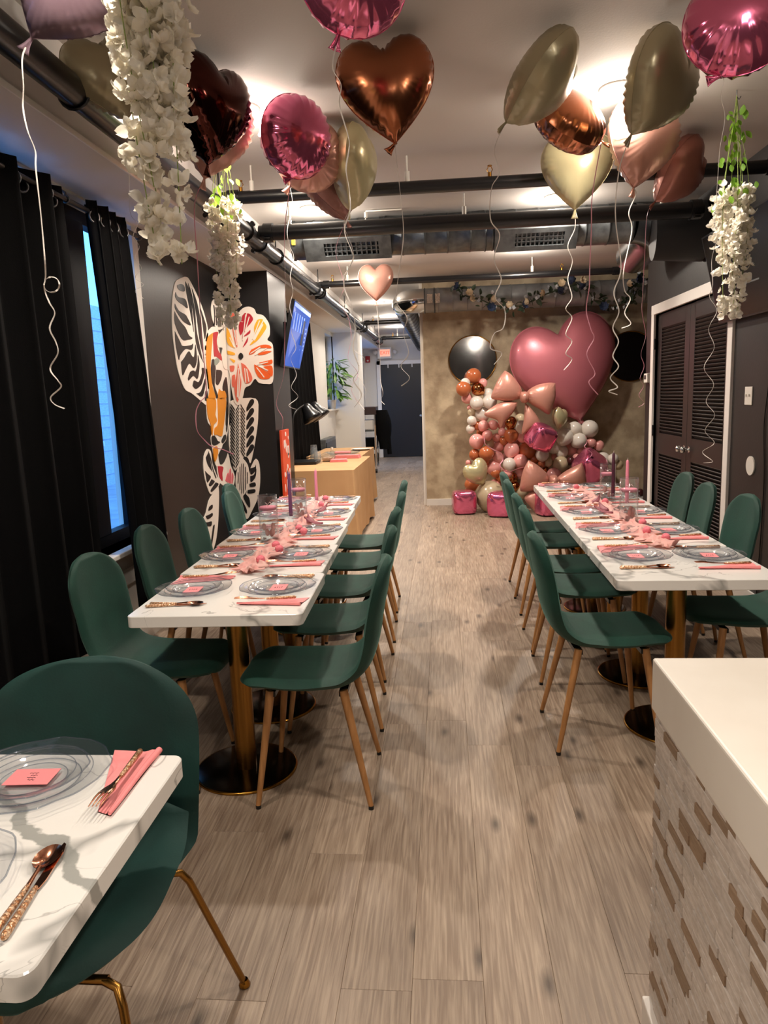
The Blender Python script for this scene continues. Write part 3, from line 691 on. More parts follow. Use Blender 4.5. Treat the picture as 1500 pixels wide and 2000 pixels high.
HEADS = {'fork': fork_mesh(), 'spoon': spoon_mesh(), 'knife': knife_mesh()}
nb = MB()
def nap(u, v):
    y = -.115 + .23*u; w = .03 + .075*(1-u)
    return Vector((-.012 + w*v, y - .012*v, .0012 + .0075*math.exp(-((v-.12)/.13)**2)*(1 if v < .3 else 1) + .002*math.sin(9*u + 4*v)*v*.35 + .001))
nb.grid(nap, 14, 12); nb.grid(lambda u, v: Vector((nap(1-u, v).x, nap(1-u, v).y, .0)), 14, 12)
nb.tube([(-.010 + .002*math.sin(5*u), -.118 + .236*u, .0075) for u in [i/10 for i in range(11)]], [.007 - .0035*i/10 for i in range(11)], 8)
NAPM = nb.mesh('napkin', M['napkin'])
CARDM = MB().box(-.045, .045, -.03, .03, 0, .0012).mesh('card', M['card'])
ib = MB(); rnd = random.Random(5)
for k in range(4):
    y = .013 - k*.0085; x = -.012 + rnd.uniform(-.004, .004)
    pts = [(x + j*.0022, y + .0022*math.sin(j*2.1 + k) * (1.3 if k == 0 else .6), .0016) for j in range(7 + 2*(k % 2))]
    ib.tube(pts, .0005, 4)
INKM = ib.mesh('writing', M['ink'])
def setting(px, py, rz, where, z=.73, ja=0, cardtext=True):
    c, s = math.cos(rz), math.sin(rz)
    W_ = lambda x, y, dz: (px + c*x - s*y, py + s*x + c*y, z + dz)
    for (pm1, rim), zz, nm, gr in ((PL1, .001, 'large clear plate', 'large clear plates'), (PL2, .0045, 'small clear upper plate', 'small clear plates')):
        t = thing('plate', '%s, %s' % (nm, where), 'plate', W_(0, 0, zz), rz + ja, gr)
        link('dish', pm1, t); link('rim', rim, t)
    t = tag(link('place_card', CARDM, None, W_(.004, -.004, .0085), (0, 0, rz + ja + R(random.uniform(-8, 8)))), 'pink place card, %s' % where, 'card', 'pink place cards')
    if cardtext: link('writing', INKM, t)
    tag(link('napkin', NAPM, None, W_(-.2, -.01, 0), (0, 0, rz + R(random.uniform(-6, 4)))), 'folded pink napkin, %s' % where, 'napkin', 'folded pink napkins')
    for kind, x, y, dz, ang in (('fork', -.185, .0, .0125, 6), ('spoon', .183, -.005, .0, random.uniform(-4, 4)), ('knife', .197, -.01, .0, random.uniform(2, 9))):
        t = thing(kind, 'rose gold %s, %s' % (kind, where), kind, W_(x, y, dz), rz + R(ang + random.uniform(-3, 3)), 'rose gold %ss' % {'fork': 'fork', 'spoon': 'spoon', 'knife': 'knive'}[kind])
        link('handle', HND, t); link({'fork': 'fork_head', 'spoon': 'bowl', 'knife': 'blade'}[kind], HEADS[kind], t)
PLC = ['nearest place', 'second place', 'third place', 'fourth place', 'farthest place']
for i in range(5):
    x, y = TL[i]; setting(x + .16, y + .035, R(91.5), 'aisle side of left table, ' + PLC[i]); setting(x - .168, y + .02, R(-88.5), 'window side of left table, ' + PLC[i])
for i in range(5):
    x, y = TR[i]; setting(x + .155, y + .08, R(89), 'wall side of right table, ' + PLC[i]); setting(x - .145, y + .09, R(-91), 'aisle side of right table, ' + PLC[i])
setting(-.826, 1.262, R(180 - 2), 'far edge of foreground table')
setting(-.835, .945, R(4), 'near edge of foreground table')
# ================================================================ CENTREPIECES
def vase(x, y, lab, wl=.175, h=.245, r=.05):
    t = thing('cylinder_vase', 'clear glass cylinder vase of water with floating pink candle, %s' % lab, 'vase', (x, y, .73), 0, 'cylinder vases on the long tables')
    MB().lathe([(.001, .001), (r-.004, .001), (r, .004), (r, h), (r-.003, h), (r-.003, .014), (.001, .012)], 40).build('glass', M['glass'], t)
    MB().tube([(math.cos(a)*(r-.0015), math.sin(a)*(r-.0015), h) for a in [i*PI/20 for i in range(40)]], .0017, 6, closed=True).build('lip', M['plate_rim'], t)
    MB().lathe([(.001, .013), (r-.0035, .0135), (r-.0035, wl), (.001, wl)], 36).build('water', M['water'], t)
    c = MB().lathe([(.001, wl-.008), (r*.8, wl-.006), (r*.9, wl+.004), (r*.86, wl+.012), (r*.5, wl+.014), (.001, wl+.011)], 28).build('floating_candle', M['pinkcandle'], t)
    MB().tube([(0, 0, wl+.01), (.002, .0, wl+.025), (.012, .0, wl+.034), (.022, 0, wl+.022)], .0014, 5).tube([(0, 0, wl+.01), (-.006, .004, wl+.026), (-.014, .006, wl+.03)], .0014, 5).build('wick', M['wick'], c)
    b = MB(); rr = random.Random(int(x*100 + y*10))
    for k in range(5):
        a = rr.uniform(0, 6.3); q = rr.uniform(.008, .03); b.ball((q*math.cos(a), q*math.sin(a), rr.uniform(.03, .08)), (.012, .010, .02), 8, 6)
    b.build('submerged_blossom', M['gauze'], t)
def taper(x, y, m, lab, h=.235):
    t = thing('taper_candle', lab, 'candle', (x, y, .73))
    MB().lathe([(.001, .075), (.0108, .075), (.0112, .08), (.0085, .075 + h - .012), (.004, .075 + h), (.001, .075 + h)], 18).build('wax', m, t)
    MB().cyl((0, 0, .075 + h - .002), (.002, 0, .075 + h + .012), .001, n=5).build('wick', M['wick'], t)
    MB().lathe([(.001, 0), (.03, 0), (.033, .006), (.022, .016), (.014, .03), (.02, .045), (.013, .058), (.018, .07), (.02, .095), (.017, .095), (.0125, .078), (.001, .076)], 24).build('glass_holder', M['glass'], t)
def runner(pts, wid, seed, lab):
    P = spline([(x, y, 0) for x, y in pts], 18); n = len(P) - 1; b = MB()
    def fn(u, v):
        i = min(n, int(round(v*n))); p = P[i]; w = wid * (.72 + .28*math.sin(i*.9 + seed)) * (1 if .04 < v < .96 else .5)
        x = p.x + (u-.5)*w*(1 + .25*noise.noise((3*(u > .5), v*45, seed))) + .016*noise.noise((u*3, v*30, seed))
        z = .733 + .004 + .017*(.5 + .5*math.sin(u*19 + 3.2*math.sin(v*31 + seed) + seed)) * (.35 + .65*abs(noise.noise((u*3, v*30, seed+5)))) + .034*max(0, noise.noise((u*3.5, v*34, seed+9)))
        return (x, p.y + .012*noise.noise((u*4, v*11, seed+3)), z)
    b.grid(fn, 30, n)
    m = b.mesh('runner', M['gauze']); o = link('table_runner', m); md = o.modifiers.new('thickness', 'SOLIDIFY'); md.thickness = .0015; md.offset = 1
    return tag(o, lab, 'table runner')
runner([(-.86, 2.93), (-.86, 3.1), (-.835, 3.35), (-.86, 3.7), (-.85, 4.1), (-.88, 4.5), (-.88, 4.9), (-.9, 5.2)], .16, 1.3, 'crumpled pink gauze runner down the middle of the left table')
runner([(.99, 3.3), (.98, 3.5), (.965, 3.8), (.99, 4.2), (.97, 4.6), (.96, 5.0), (.965, 5.5)], .17, 4.1, 'crumpled pink gauze runner down the middle of the right table')
vase(-.925, 3.64, 'nearer on the left table'); vase(-.913, 4.37, 'farther on the left table')
vase(.997, 4.02, 'nearer on the right table'); vase(1.057, 4.82, 'farther on the right table')
taper(-.885, 4.0, M['mauvecandle'], 'tall mauve taper candle in a glass holder on the left table', .25)
taper(-.845, 4.62, M['pinkcandle'], 'pale pink taper candle behind the vases on the left table', .2)
taper(1.02, 4.5, M['plumcandle'], 'tall plum taper candle in a glass holder on the right table', .27)
taper(1.035, 4.22, M['pinkcandle'], 'tall pale pink taper candle beside the plum one on the right table', .25)
def rosette(x, y, lab, z=.757):
    b = MB()
    b.grid(lambda u, v: Vector((math.cos(2*PI*u)*math.sin(PI*v), math.sin(2*PI*u)*math.sin(PI*v), -math.cos(PI*v))) * (.019 + .0022*math.sin(9*2*PI*u + 8*v)), 24, 12, True, True)
    tag(b.build('pink_rosette', M['rosette'], None, (x, y, z)), lab, 'decoration', 'pink rosettes on the runners')
for k, (x, y) in enumerate([(-.835, 3.1), (-.80, 3.32), (-.84, 3.42), (-.815, 3.87), (-.77, 3.77), (-.84, 4.75), (-.86, 5.05)]):
    rosette(x, y, 'round pink rosette on the left table runner, %s from the camera' % NUM[k])
for k, (x, y) in enumerate([(1.03, 3.45), (.99, 3.63), (1.03, 3.86), (1.0, 4.62), (.95, 5.35)]):
    rosette(x, y, 'round pink rosette on the right table runner, %s from the camera' % NUM[k])
def pleaf(x, y, rz, lab, L=.11):
    b = MB()
    def fn(u, v): 
        w = .028*math.sin(PI*v**.8)*(1-.3*v); return ((u-.5)*2*w, L*(v-.5), .012 + .035*v*v + .006*math.cos((u-.5)*5))
    b.grid(fn, 6, 8); o = b.build('dried_leaf', M['leafmauve'], None, (x, y, .745), (0, 0, rz)); o.modifiers.new('thickness', 'SOLIDIFY').thickness = .0012
    tag(o, lab, 'leaf', 'mauve leaves on the runners')
for k, (x, y, a) in enumerate([(-.80, 4.12, .4), (-.76, 4.02, 1.5), (-.79, 4.5, -.5)]): pleaf(x, y, a, 'curled mauve leaf on the left table runner, %s from the camera' % ['second', 'nearest', 'farthest'][k])
for k, (x, y, a) in enumerate([(.93, 4.35, .3), (.9, 4.2, 1.2), (.95, 4.65, -.6)]): pleaf(x, y, a, 'curled mauve leaf on the right table runner, %s from the camera' % ['second', 'nearest', 'farthest'][k])
# ================================================================ TILED COUNTER
t = thing('tiled_counter', 'half-height counter with thick white top and stacked strip tiles in the right foreground', 'counter', (.445, 1.5, 0))
MB().rbox(-.014, .30, -1.6, .015, .775, .89, .006, 3).build('top', M['ctop'], t)
MB().box(.004, .26, -1.58, -.004, .0, .776).build('core', M['white'], t)
MB().rbox(-.022, .0, -1.58, .0, .0, .085, .004).build('baseboard', M['trim'], t)
rt = random.Random(11); row = 0; z = .086; tm = {}; nt = 0
while z < .772:
    h = .0205; y = -.62 - rt.random()*.1
    while y < -.001:
        l = rt.choice((.04, .055, .07, .085, .1, .13)); y2 = min(0, y + l)
        if 0 - y2 < .012: y2 = 0
        if y2 > -.58 and nt < 299:
            prot = rt.choice((.0, .0, .001, .002, .003)); br = rt.random() < .16; key = (round(y2-y, 3), prot, br)
            if key not in tm: tm[key] = MB().rbox(-.006 - prot - (.001 if br else 0), .006, .0004, y2-y-.0004, .0004, h-.0004, .0007, 1).mesh('tile', M['tile_b' if br else 'tile'])
            link('tile', tm[key], t, (0, y, z)); nt += 1
        y = y2
    z += h + .0006
# ================================================================ FOIL BALLOONS
import numpy as np
def heart2d(n=72, w=1.0, h=1.0):
    half = spline([(0, .315, 0), (.07, .40, 0), (.19, .462, 0), (.33, .448, 0), (.445, .345, 0), (.5, .175, 0), (.472, 0, 0), (.385, -.165, 0), (.26, -.31, 0), (.125, -.435, 0), (0, -.54, 0)], 10)
    full = half + [Vector((-p.x, p.y, 0)) for p in half[-2:0:-1]]; L = [0]
    for a, b in zip(full, full[1:] + full[:1]): L.append(L[-1] + (b - a).length)
    out = []; k = 0
    for i in range(n):
        s = L[-1]*i/n
        while L[k+1] < s: k += 1
        p = full[k].lerp(full[(k+1) % len(full)], (s - L[k]) / max(1e-9, L[k+1] - L[k])); out.append((p.x*w, p.y*h))
    return out
def circ2d(n=64, w=1.0, h=1.0): return [(math.sin(2*PI*i/n)*.5*w, math.cos(2*PI*i/n)*.5*h) for i in range(n)]
def puff(outline, T, c=(0, 0), pleat=.02, npl=36, k=2.3, e=.62, rings=14, seam=True):
    n = len(outline); b = MB(); OV = [Vector(p) for p in outline]
    # inflated membrane: solve laplace(phi) = -1 inside the outline, thickness ~ sqrt(phi)
    G = 56; xs = [p[0] for p in outline]; zs = [p[1] for p in outline]; x0, x1, z0_, z1_ = min(xs), max(xs), min(zs), max(zs)
    gx = np.linspace(x0, x1, G); gz = np.linspace(z0_, z1_, G); X, Z = np.meshgrid(gx, gz); ins = np.zeros((G, G), bool)
    for i in range(n):
        (ax, az), (bx_, bz) = outline[i-1], outline[i]
        if az != bz: ins ^= ((az > Z) != (bz > Z)) & (X < (bx_-ax)*(Z-az)/(bz-az) + ax)
    ins[0] = ins[-1] = False; ins[:, 0] = ins[:, -1] = False
    phi = np.zeros((G, G)); hx2, hz2 = (gx[1]-gx[0])**2, (gz[1]-gz[0])**2; m_ = x1 - x0
    for _ in range(900):
        q = np.zeros_like(phi); q[1:-1, 1:-1] = ((phi[1:-1, 2:] + phi[1:-1, :-2])*hz2 + (phi[2:, 1:-1] + phi[:-2, 1:-1])*hx2 + hx2*hz2) / (2*(hx2 + hz2)); phi = np.where(ins, q, 0)
    phi /= phi.max()
    def samp(p):
        u = min(max((p.x-x0)/(x1-x0)*(G-1), 0), G-1.001); v = min(max((p.y-z0_)/(z1_-z0_)*(G-1), 0), G-1.001); a, b_ = int(u), int(v); fu, fv = u-a, v-b_
        return (phi[b_, a]*(1-fu) + phi[b_, a+1]*fu)*(1-fv) + (phi[b_+1, a]*(1-fu) + phi[b_+1, a+1]*fu)*fv
    c2 = Vector(c); D = {(j, i): (0 if j == rings else float(samp(c2 + (OV[i] - c2)*(j/rings)**.75))) for j in range(1, rings+1) for i in range(n)}
    hof = lambda d: max(0, d)**.52
    def side(sg):
        vs = [Vector((c[0], sg*T/2*hof(float(samp(c2))), c[1]))]
        for j in range(1, rings + 1):
            s = (j / rings) ** .75
            for i, (x, z) in enumerate(outline):
                a = 2*PI*i/n; pl = math.cos(npl*a + (1.3 if sg > 0 else 0)) * pleat * s**5
                hh = T/2 * hof(D[(j, i)]) * (1 + pl*6)
                q = s * (1 + pl*.16)
                vs.append(Vector((c[0] + (x-c[0])*q, sg*hh, c[1] + (z-c[1])*q)))
        fs = [(0, 1+i, 1+(i+1) % n) for i in range(n)]
        for j in range(rings - 1):
            o = 1 + j*n
            fs += [(o+i, o+n+i, o+n+(i+1) % n, o+(i+1) % n) for i in range(n)]
        b.add(vs, fs if sg < 0 else [f[::-1] for f in fs], True)
    side(-1); side(1)
    if seam:
        ex = 1.012
        P = [Vector((c[0] + (x-c[0])*ex, 0, c[1] + (z-c[1])*ex)) for x, z in outline]; Q = [Vector((c[0] + (x-c[0])*.985, 0, c[1] + (z-c[1])*.985)) for x, z in outline]
        up = Vector((0, .0008, 0)); vs = [p + up for p in P] + [q + up for q in Q] + [p - up for p in P] + [q - up for q in Q]
        b.add(vs, [(i, (i+1) % n, n+(i+1) % n, n+i) for i in range(n)] + [(2*n+i, 3*n+i, 3*n+(i+1) % n, 2*n+(i+1) % n) for i in range(n)] + [(i, 2*n+i, 2*n+(i+1) % n, (i+1) % n) for i in range(n)])
    return b
HEARTO = heart2d(72, .40, .40); ROUNDO = circ2d(64, .40, .40)
MESH = {}
def foil_mesh(shape, m):
    k = (shape, m)
    if k not in MESH:
        if shape == 'heart': bb = puff(HEARTO, .225, (0, .02), .045, 34)
        else: bb = puff(ROUNDO, .25, (0, 0), .045, 40)
        MESH[k] = bb.mesh('envelope', M[m])
    return MESH[k]
def strip(path, w, m, parent, name='ribbon', twist=.9, base=None):
    P = path; b = MB(); vs = []; n = len(P); ph = random.uniform(0, 6)
    for i, p in enumerate(P):
        d = (P[min(i+1, n-1)] - P[max(i-1, 0)]).normalized()
        v = (p - EYE).normalized(); s = d.cross(Vector((0, 1, 0)));
        if s.length < .05: s = d.cross(Vector((1, 0, 0)))
        s.normalize(); q = d.cross(s)
        a = ph + twist * math.sin(i*.35); s2 = s*math.cos(a*.35) + q*math.sin(a*.35)
        nn = d.cross(s2)
        for e1, e2 in ((-1, -1), (1, -1), (1, 1), (-1, 1)): vs.append(p + s2*e1*w/2 + nn*e2*.0004)
    fs = []
    for i in range(n-1):
        for k in range(4): fs.append((i*4+k, i*4+(k+1) % 4, i*4+4+(k+1) % 4, i*4+4+k))
    b.add(vs, fs, False)
    return b.build(name, m, parent)
def curl(pts, Y, seed=0, z0=None):
    out = []
    for i, (x, y) in enumerate(pts):
        amp = .0 if i < 2 else .012
        out.append(at(x, y, Y + amp*math.cos(i*PI*1.0 + PI/2 + .6) + amp*.6*math.sin(i*1.7 + seed)))
    return out
def balloon(name, label, shape, m, cpx, Y, size, roll, turn, pitch=0, rib=None, rm='ribbon_w', sq=1.0, tailrot=0, rw=.0048):
    rot = Matrix.Rotation(R(pitch), 3, 'X') @ Matrix.Rotation(R(roll), 3, 'Y') @ Matrix.Rotation(R(turn), 3, 'Z')
    me_ = foil_mesh(shape, m); top = max((rot @ v.co).z for v in me_.vertices) / .4; c = at(cpx[0], cpx[1], Y)
    while c.z + top*size > ZC - .004: Y *= .985; size *= .985; c = at(cpx[0], cpx[1], Y)    # floats just under the ceiling
    t = thing(name, label, 'balloon', c, 0, 'helium foil balloons under the ceiling')
    e = link('envelope', foil_mesh(shape, m), t, None, rot.to_euler(), size/.4)
    hz = (-.2 if shape == 'heart' else -.2) * size/.4
    if shape == 'heart': hz = min(z for x, z in HEARTO) * size/.4
    knot = rot @ Vector((0, 0, hz))
    tl = MB(); tl.grid(lambda u, v: ((u-.5)*(.012 + .03*v*v), .004*math.sin(u*9 + v*3), .008 - .055*v), 6, 6)
    o = tl.build('neck', M[m], t, knot, (rot @ Matrix.Rotation(R(tailrot), 3, 'Y')).to_euler()); o.modifiers.new('thickness', 'SOLIDIFY').thickness = .0015
    if rib:
        P = curl(rib, Y, len(label) % 7); P = [c + knot] + P[1:]
        P = [p - c for p in spline(P, 7)]
        strip(P, rw, M[rm], t)
    return t
def ring_pts(cx, cy, r, n, a0, turns): return [(cx + r*math.cos(a0 + 2*PI*turns*i/n), cy + r*math.sin(a0 + 2*PI*turns*i/n)) for i in range(n+1)]
balloon('foil_heart_balloon', 'dim mauve foil balloon cut off by the top left corner', 'heart', 'f_plum', (128, -28), 2.72, .40, 42, 15, 0,
        [(38, 45), (44, 110), (46, 170), (45, 210), (54, 255), (69, 295), (70, 330), (80, 420), (87, 500), (89, 540)] + ring_pts(101, 556, 15, 12, PI, 1.0) + [(88, 570), (97, 592), (107, 612), (97, 641), (109, 668), (113, 690), (98, 720), (113, 743), (119, 756), (99, 776), (107, 790), (126, 798)])
balloon('foil_round_balloon', 'bright pink foil balloon cut off by the top edge above the copper heart', 'round', 'f_pink', (690, -48), 2.7, .38, 18, 20, 0,
        [(652, 45), (650, 130), (666, 165), (663, 205), (680, 265), (682, 290), (676, 330), (682, 370), (684, 410), (673, 450), (686, 488), (690, 505), (678, 530), (672, 560), (687, 600), (694, 640), (690, 682), (701, 720), (690, 742), (706, 770), (692, 795)])
balloon('foil_heart_balloon', 'copper foil heart balloon facing the camera near the top centre', 'heart', 'f_copper', (756, 172), 3.14, .395, -7, 6, 0,
        [(773, 265), (774, 310), (782, 380), (788, 460), (778, 540), (775, 590), (795, 620), (788, 650), (798, 690), (783, 715), (800, 738), (784, 754)], tailrot=50)
balloon('foil_heart_balloon', 'cream foil heart balloon seen edge-on, left of the two tilted cream hearts', 'heart', 'f_cream', (1058, 160), 3.24, .385, 45, 80, 0,
        [(983, 240), (966, 290), (975, 337), (960, 368), (958, 428), (976, 459), (965, 506), (979, 545), (967, 580), (986, 606), (983, 640), (965, 652), (958, 680), (980, 690), (965, 712)])
balloon('foil_heart_balloon', 'cream foil heart balloon leaning right beside the glowing ceiling light', 'heart', 'f_cream', (1286, 168), 3.3, .39, 30, 46, 0,
        [(1210, 255), (1212, 320), (1203, 385), (1203, 437), (1213, 524), (1199, 571), (1209, 608), (1197, 640), (1208, 667), (1197, 695), (1208, 716), (1192, 738), (1206, 756), (1189, 764), (1206, 771)])
balloon('foil_heart_balloon', 'copper foil balloon under the cream hearts with a pink ribbon', 'round', 'f_copper', (1112, 236), 3.8, .37, -58, 62, 12,
        [(1158, 270), (1157, 380), (1155, 450), (1152, 520), (1151, 560), (1145, 606), (1154, 643), (1160, 661), (1146, 692), (1162, 729), (1150, 747), (1168, 771)], 'ribbon_p')
balloon('foil_heart_balloon', 'pale cream foil heart balloon pointing straight down in front of a light', 'heart', 'f_cream2', (1126, 332), 4.43, .40, 2, -12, 0,
        [(1118, 392), (1123, 445), (1109, 480), (1118, 510), (1109, 545), (1117, 580), (1105, 603), (1117, 621), (1105, 652), (1117, 667), (1105, 690), (1117, 702), (1101, 723)])
balloon('foil_heart_balloon', 'light blush foil heart balloon below the tilted cream hearts', 'heart', 'f_blush', (1254, 280), 4.1, .41, 10, 22, 0,
        [(1240, 346), (1242, 380), (1228, 415), (1234, 450), (1218, 528), (1220, 567), (1231, 584), (1220, 611), (1232, 632), (1214, 641)])
balloon('foil_heart_balloon', 'dusty rose foil heart balloon behind the thin pipe at right', 'heart', 'f_dusty', (1328, 338), 4.85, .40, 42, 58, 0,
        [(1272, 389), (1264, 420), (1259, 502), (1255, 576), (1254, 610), (1261, 655), (1252, 691), (1258, 715), (1250, 739), (1257, 754), (1248, 772), (1258, 787), (1247, 795)], 'ribbon_p')
balloon('foil_round_balloon', 'shiny pink foil balloon in the top right corner', 'round', 'f_pink', (1446, 38), 2.89, .38, 18, -18, 0,
        [(1404, 128), (1414, 160), (1408, 190), (1416, 230), (1406, 290), (1402, 345), (1398, 406), (1396, 439), (1402, 460), (1390, 508), (1392, 556), (1386, 580), (1400, 607), (1384, 643), (1395, 679), (1375, 718), (1394, 751), (1379, 784), (1396, 811), (1377, 841), (1395, 865), (1372, 883), (1392, 901), (1374, 904)], tailrot=60)
balloon('foil_round_balloon', 'round shiny magenta pink foil balloon near the left ceiling light', 'round', 'f_pink', (578, 268), 3.64, .37, 10, 42, 0,
        [(557, 350), (556, 450), (557, 552), (556, 672), (554, 732), (540, 787), (552, 816), (551, 838)], 'ribbon_p', tailrot=60)
balloon('foil_round_balloon', 'peach beige foil balloon mostly hidden behind the round pink one', 'round', 'f_blush', (604, 304), 3.98, .36, 40, 20, 10,
        [(563, 365), (571, 400), (561, 450), (566, 480), (574, 504), (567, 540), (572, 569), (566, 600), (573, 629), (569, 648), (578, 679), (568, 701), (579, 732), (569, 756), (582, 775), (564, 792), (580, 800)])
balloon('foil_heart_balloon', 'mauve brown foil heart balloon seen edge-on behind the thin pipe', 'heart', 'f_mauve', (643, 352), 4.5, .46, -22, 58, 0,
        [(662, 445), (656, 490), (672, 555), (663, 590), (680, 620), (686, 660), (680, 700), (699, 730), (686, 760), (702, 790)], 'ribbon_p')
balloon('foil_heart_balloon', 'pale cream foil heart balloon seen edge-on in the centre left', 'heart', 'f_cream2', (692, 327), 4.2, .42, 9, 84, 0,
        [(678, 405), (672, 440), (690, 490), (684, 520), (670, 545), (679, 580), (672, 602), (693, 640), (690, 680), (712, 702), (692, 722), (707, 745), (715, 768), (700, 782), (712, 800)])
balloon('foil_heart_balloon', 'dark brown mirror foil heart balloon next to the hanging white flowers', 'heart', 'f_brown', (412, 215), 3.24, .41, 8, 62, 0,
        None)
balloon('foil_heart_balloon', 'pink foil heart balloon half hidden behind the dark brown one', 'heart', 'f_blush', (418, 252), 3.55, .42, 16, 60, 0,
        [(382, 340), (380, 400), (385, 500), (390, 590), (396, 680), (403, 764), (391, 785), (383, 805), (385, 840), (400, 860), (414, 872), (435, 878), (456, 887)], 'ribbon_p')
balloon('foil_heart_balloon', 'shadowy olive cream foil balloon behind the near white flowers', 'heart', 'f_cream', (212, 150), 2.96, .32, -20, 35, 0,
        [(250, 230), (252, 330), (254, 413), (268, 437), (260, 462), (272, 481), (264, 503), (276, 523), (264, 542), (280, 556), (264, 569), (280, 583)])
balloon('foil_heart_balloon', 'small far blush foil heart balloon over the hall, beyond the ducts', 'heart', 'f_blush', (734, 550), 8.2, .385, 0, 0, 0,
        [(742, 583), (740, 650), (742, 690), (743, 740), (748, 768), (744, 781), (751, 790)], rw=.008)
# ================================================================ WISTERIA
def petal_mesh(m, n=4, r=.022, cup=.35, name='blossom', w=.62):
    b = MB()
    for k in range(n):
        a = 2*PI*k/n + .3
        def fn(u, v):
            x = r*v; y = (u-.5)*2*r*w*math.sin(PI*min(1, .12 + .8*v))*1.0; z = r*cup*v*v + .25*abs(u-.5)*r
            z += .12*r*math.sin(6*u + k)
            return (x*math.cos(a) - y*math.sin(a), x*math.sin(a) + y*math.cos(a), z)
        b.grid(fn, 4, 4)
    return b.mesh(name, m)
def leaf_mesh(m, L=.05, W=.016, name='leaf'):
    b = MB(); b.grid(lambda u, v: ((u-.5)*2*W*math.sin(PI*min(1, v*.97+.02))**.8, L*v, -.25*L*v*v + .3*abs(u-.5)*W), 4, 6); return b.mesh(name, m)
PET = [petal_mesh(M['petal'], 4, .027), petal_mesh(M['petal'], 5, .023, .5), petal_mesh(M['petal'], 3, .026, .8)]
GLEAF = leaf_mesh(M['gleaf']); 
def wisteria(label, top, zgreen, zbot, rx, nfl, nleaf, nst, seed, lean=(0, 0), scale=1.0, zflower=None, extra=0):
    rr = random.Random(seed); t = thing('wisteria_garland', label, 'artificial flowers', top, 0)
    hook = MB().tube([(0, 0, 0), (0, 0, -.03), (.012, 0, -.045), (.02, 0, -.03)], .002, 6).build('hook', M['steel'], t)
    zf = zflower if zflower is not None else zgreen
    ends = []
    for k in range(nst):
        a = 2*PI*k/nst + rr.uniform(-.3, .3); q = rr.uniform(.25, .9); ex, ey = rx*q*math.cos(a), rx*q*math.sin(a)
        zb = zbot + (zf - zbot)*rr.choice((0, .1, .25, .4, .55)) if k else zbot
        p = [(0, 0, -.02), (ex*.3, ey*.3, (zgreen - top[2])*.6 - .03), (ex + lean[0]*.3, ey + lean[1]*.3, zf - top[2]), (ex*.9 + lean[0]*.6, ey*.9, (zf+zb)/2 - top[2]), (ex*.5 + lean[0], ey*.5 + lean[1], zb - top[2])]
        sp = spline(p, 8); ends.append(sp); MB().tube(sp, .0014, 5).build('stem', M['stem'], t)
    xb = MB()
    for i in range(nfl + extra):
        sp = ends[i % nst]; u = .5 + .5*rr.random(); p = sp[min(len(sp)-1, int(u*(len(sp)-1)))]
        a = rr.uniform(0, 2*PI); q = rx * rr.uniform(.1, .55) * (1.15 - .75*max(0, (u-.72)/.28)); off = Vector((math.cos(a)*q, math.sin(a)*q, rr.uniform(-.02, .02)))
        rot_ = (rr.uniform(-1.2, 1.2) + (1.2 if math.sin(a) < 0 else -1.2)*.7, rr.uniform(-1.2, 1.2), rr.uniform(0, 6.3)); sc_ = scale*rr.uniform(.75, 1.2)
        if i >= nfl:
            me = rr.choice(PET); Mx = Matrix.Translation(p + off*.7) @ Euler(rot_).to_matrix().to_4x4() @ Matrix.Scale(sc_, 4)
            xb.add([Mx @ v.co for v in me.vertices], [list(f.vertices) for f in me.polygons], True); continue
        link('blossom', rr.choice(PET), t, p + off, rot_, sc_)
    if extra: xb.build('blossom', M['petal'], t)['kind'] = 'stuff'
    for i in range(nleaf):
        sp = ends[rr.randrange(nst)]; u = .12 + .45*rr.random(); p = sp[int(u*(len(sp)-1))]
        a = rr.uniform(0, 2*PI); q = rx*rr.uniform(.05, .5); link('leaf', GLEAF, t, p + Vector((math.cos(a)*q, math.sin(a)*q, 0)), (rr.uniform(-1.6, -.6), rr.uniform(-.4, .4), a), scale*rr.uniform(.7, 1.25))
    return t
wisteria('big hanging bunch of white artificial wisteria in the near top left', (-.70, 1.82, ZC), 2.5, 1.80, .098, 298, 26, 11, 3, (.03, 0), .86, 2.5, 260)
wisteria('slim hanging white wisteria garland in front of the mural', (-1.07, 3.72, ZC), 2.62, 1.82, .072, 230, 46, 6, 5, (-.02, 0), .8, 2.44, 120)
wisteria('long hanging white wisteria garland before the louvred door and wall screen', (1.475, 4.0, ZC), 2.66, 1.80, .088, 280, 70, 8, 8, (0, 0), .82, 2.42, 160)
# garland on the duct
t = thing('duct_flower_garland', 'garland of ivory roses, blue flowers and dark leaves draped over the wall duct', 'garland', at(890, 560, 9.1))
base = t.location
path = spline([at(x, y, 9.02) - base for x, y in [(888, 560), (910, 578), (940, 586), (965, 596), (1000, 600), (1035, 590), (1065, 575), (1095, 565), (1130, 556), (1150, 570), (1165, 590), (1195, 600), (1225, 585), (1240, 560), (1250, 545)]], 8)
MB().tube(path, .008, 6).build('stem', M['dleaf'], t)
DL = leaf_mesh(M['dleaf'], .085, .024); RO = {'i': petal_mesh(M['rose_i'], 7, .045, .9, 'rose', .5), 'b': petal_mesh(M['rose_b'], 7, .05, .7, 'rose', .5)}; SM = petal_mesh(mat('small_white_flower', '#c9cdd2', .7), 4, .02, .4, 'small_flower')
rr = random.Random(4)
for i in range(150):
    p = path[rr.randrange(len(path))] + Vector((rr.gauss(0, .03), rr.uniform(-.05, .02), rr.gauss(0, .035))); link('leaf', DL, t, p, (rr.uniform(-1.5, 1.5), rr.uniform(-1, 1), rr.uniform(0, 6.3)), rr.uniform(.6, 1.3))
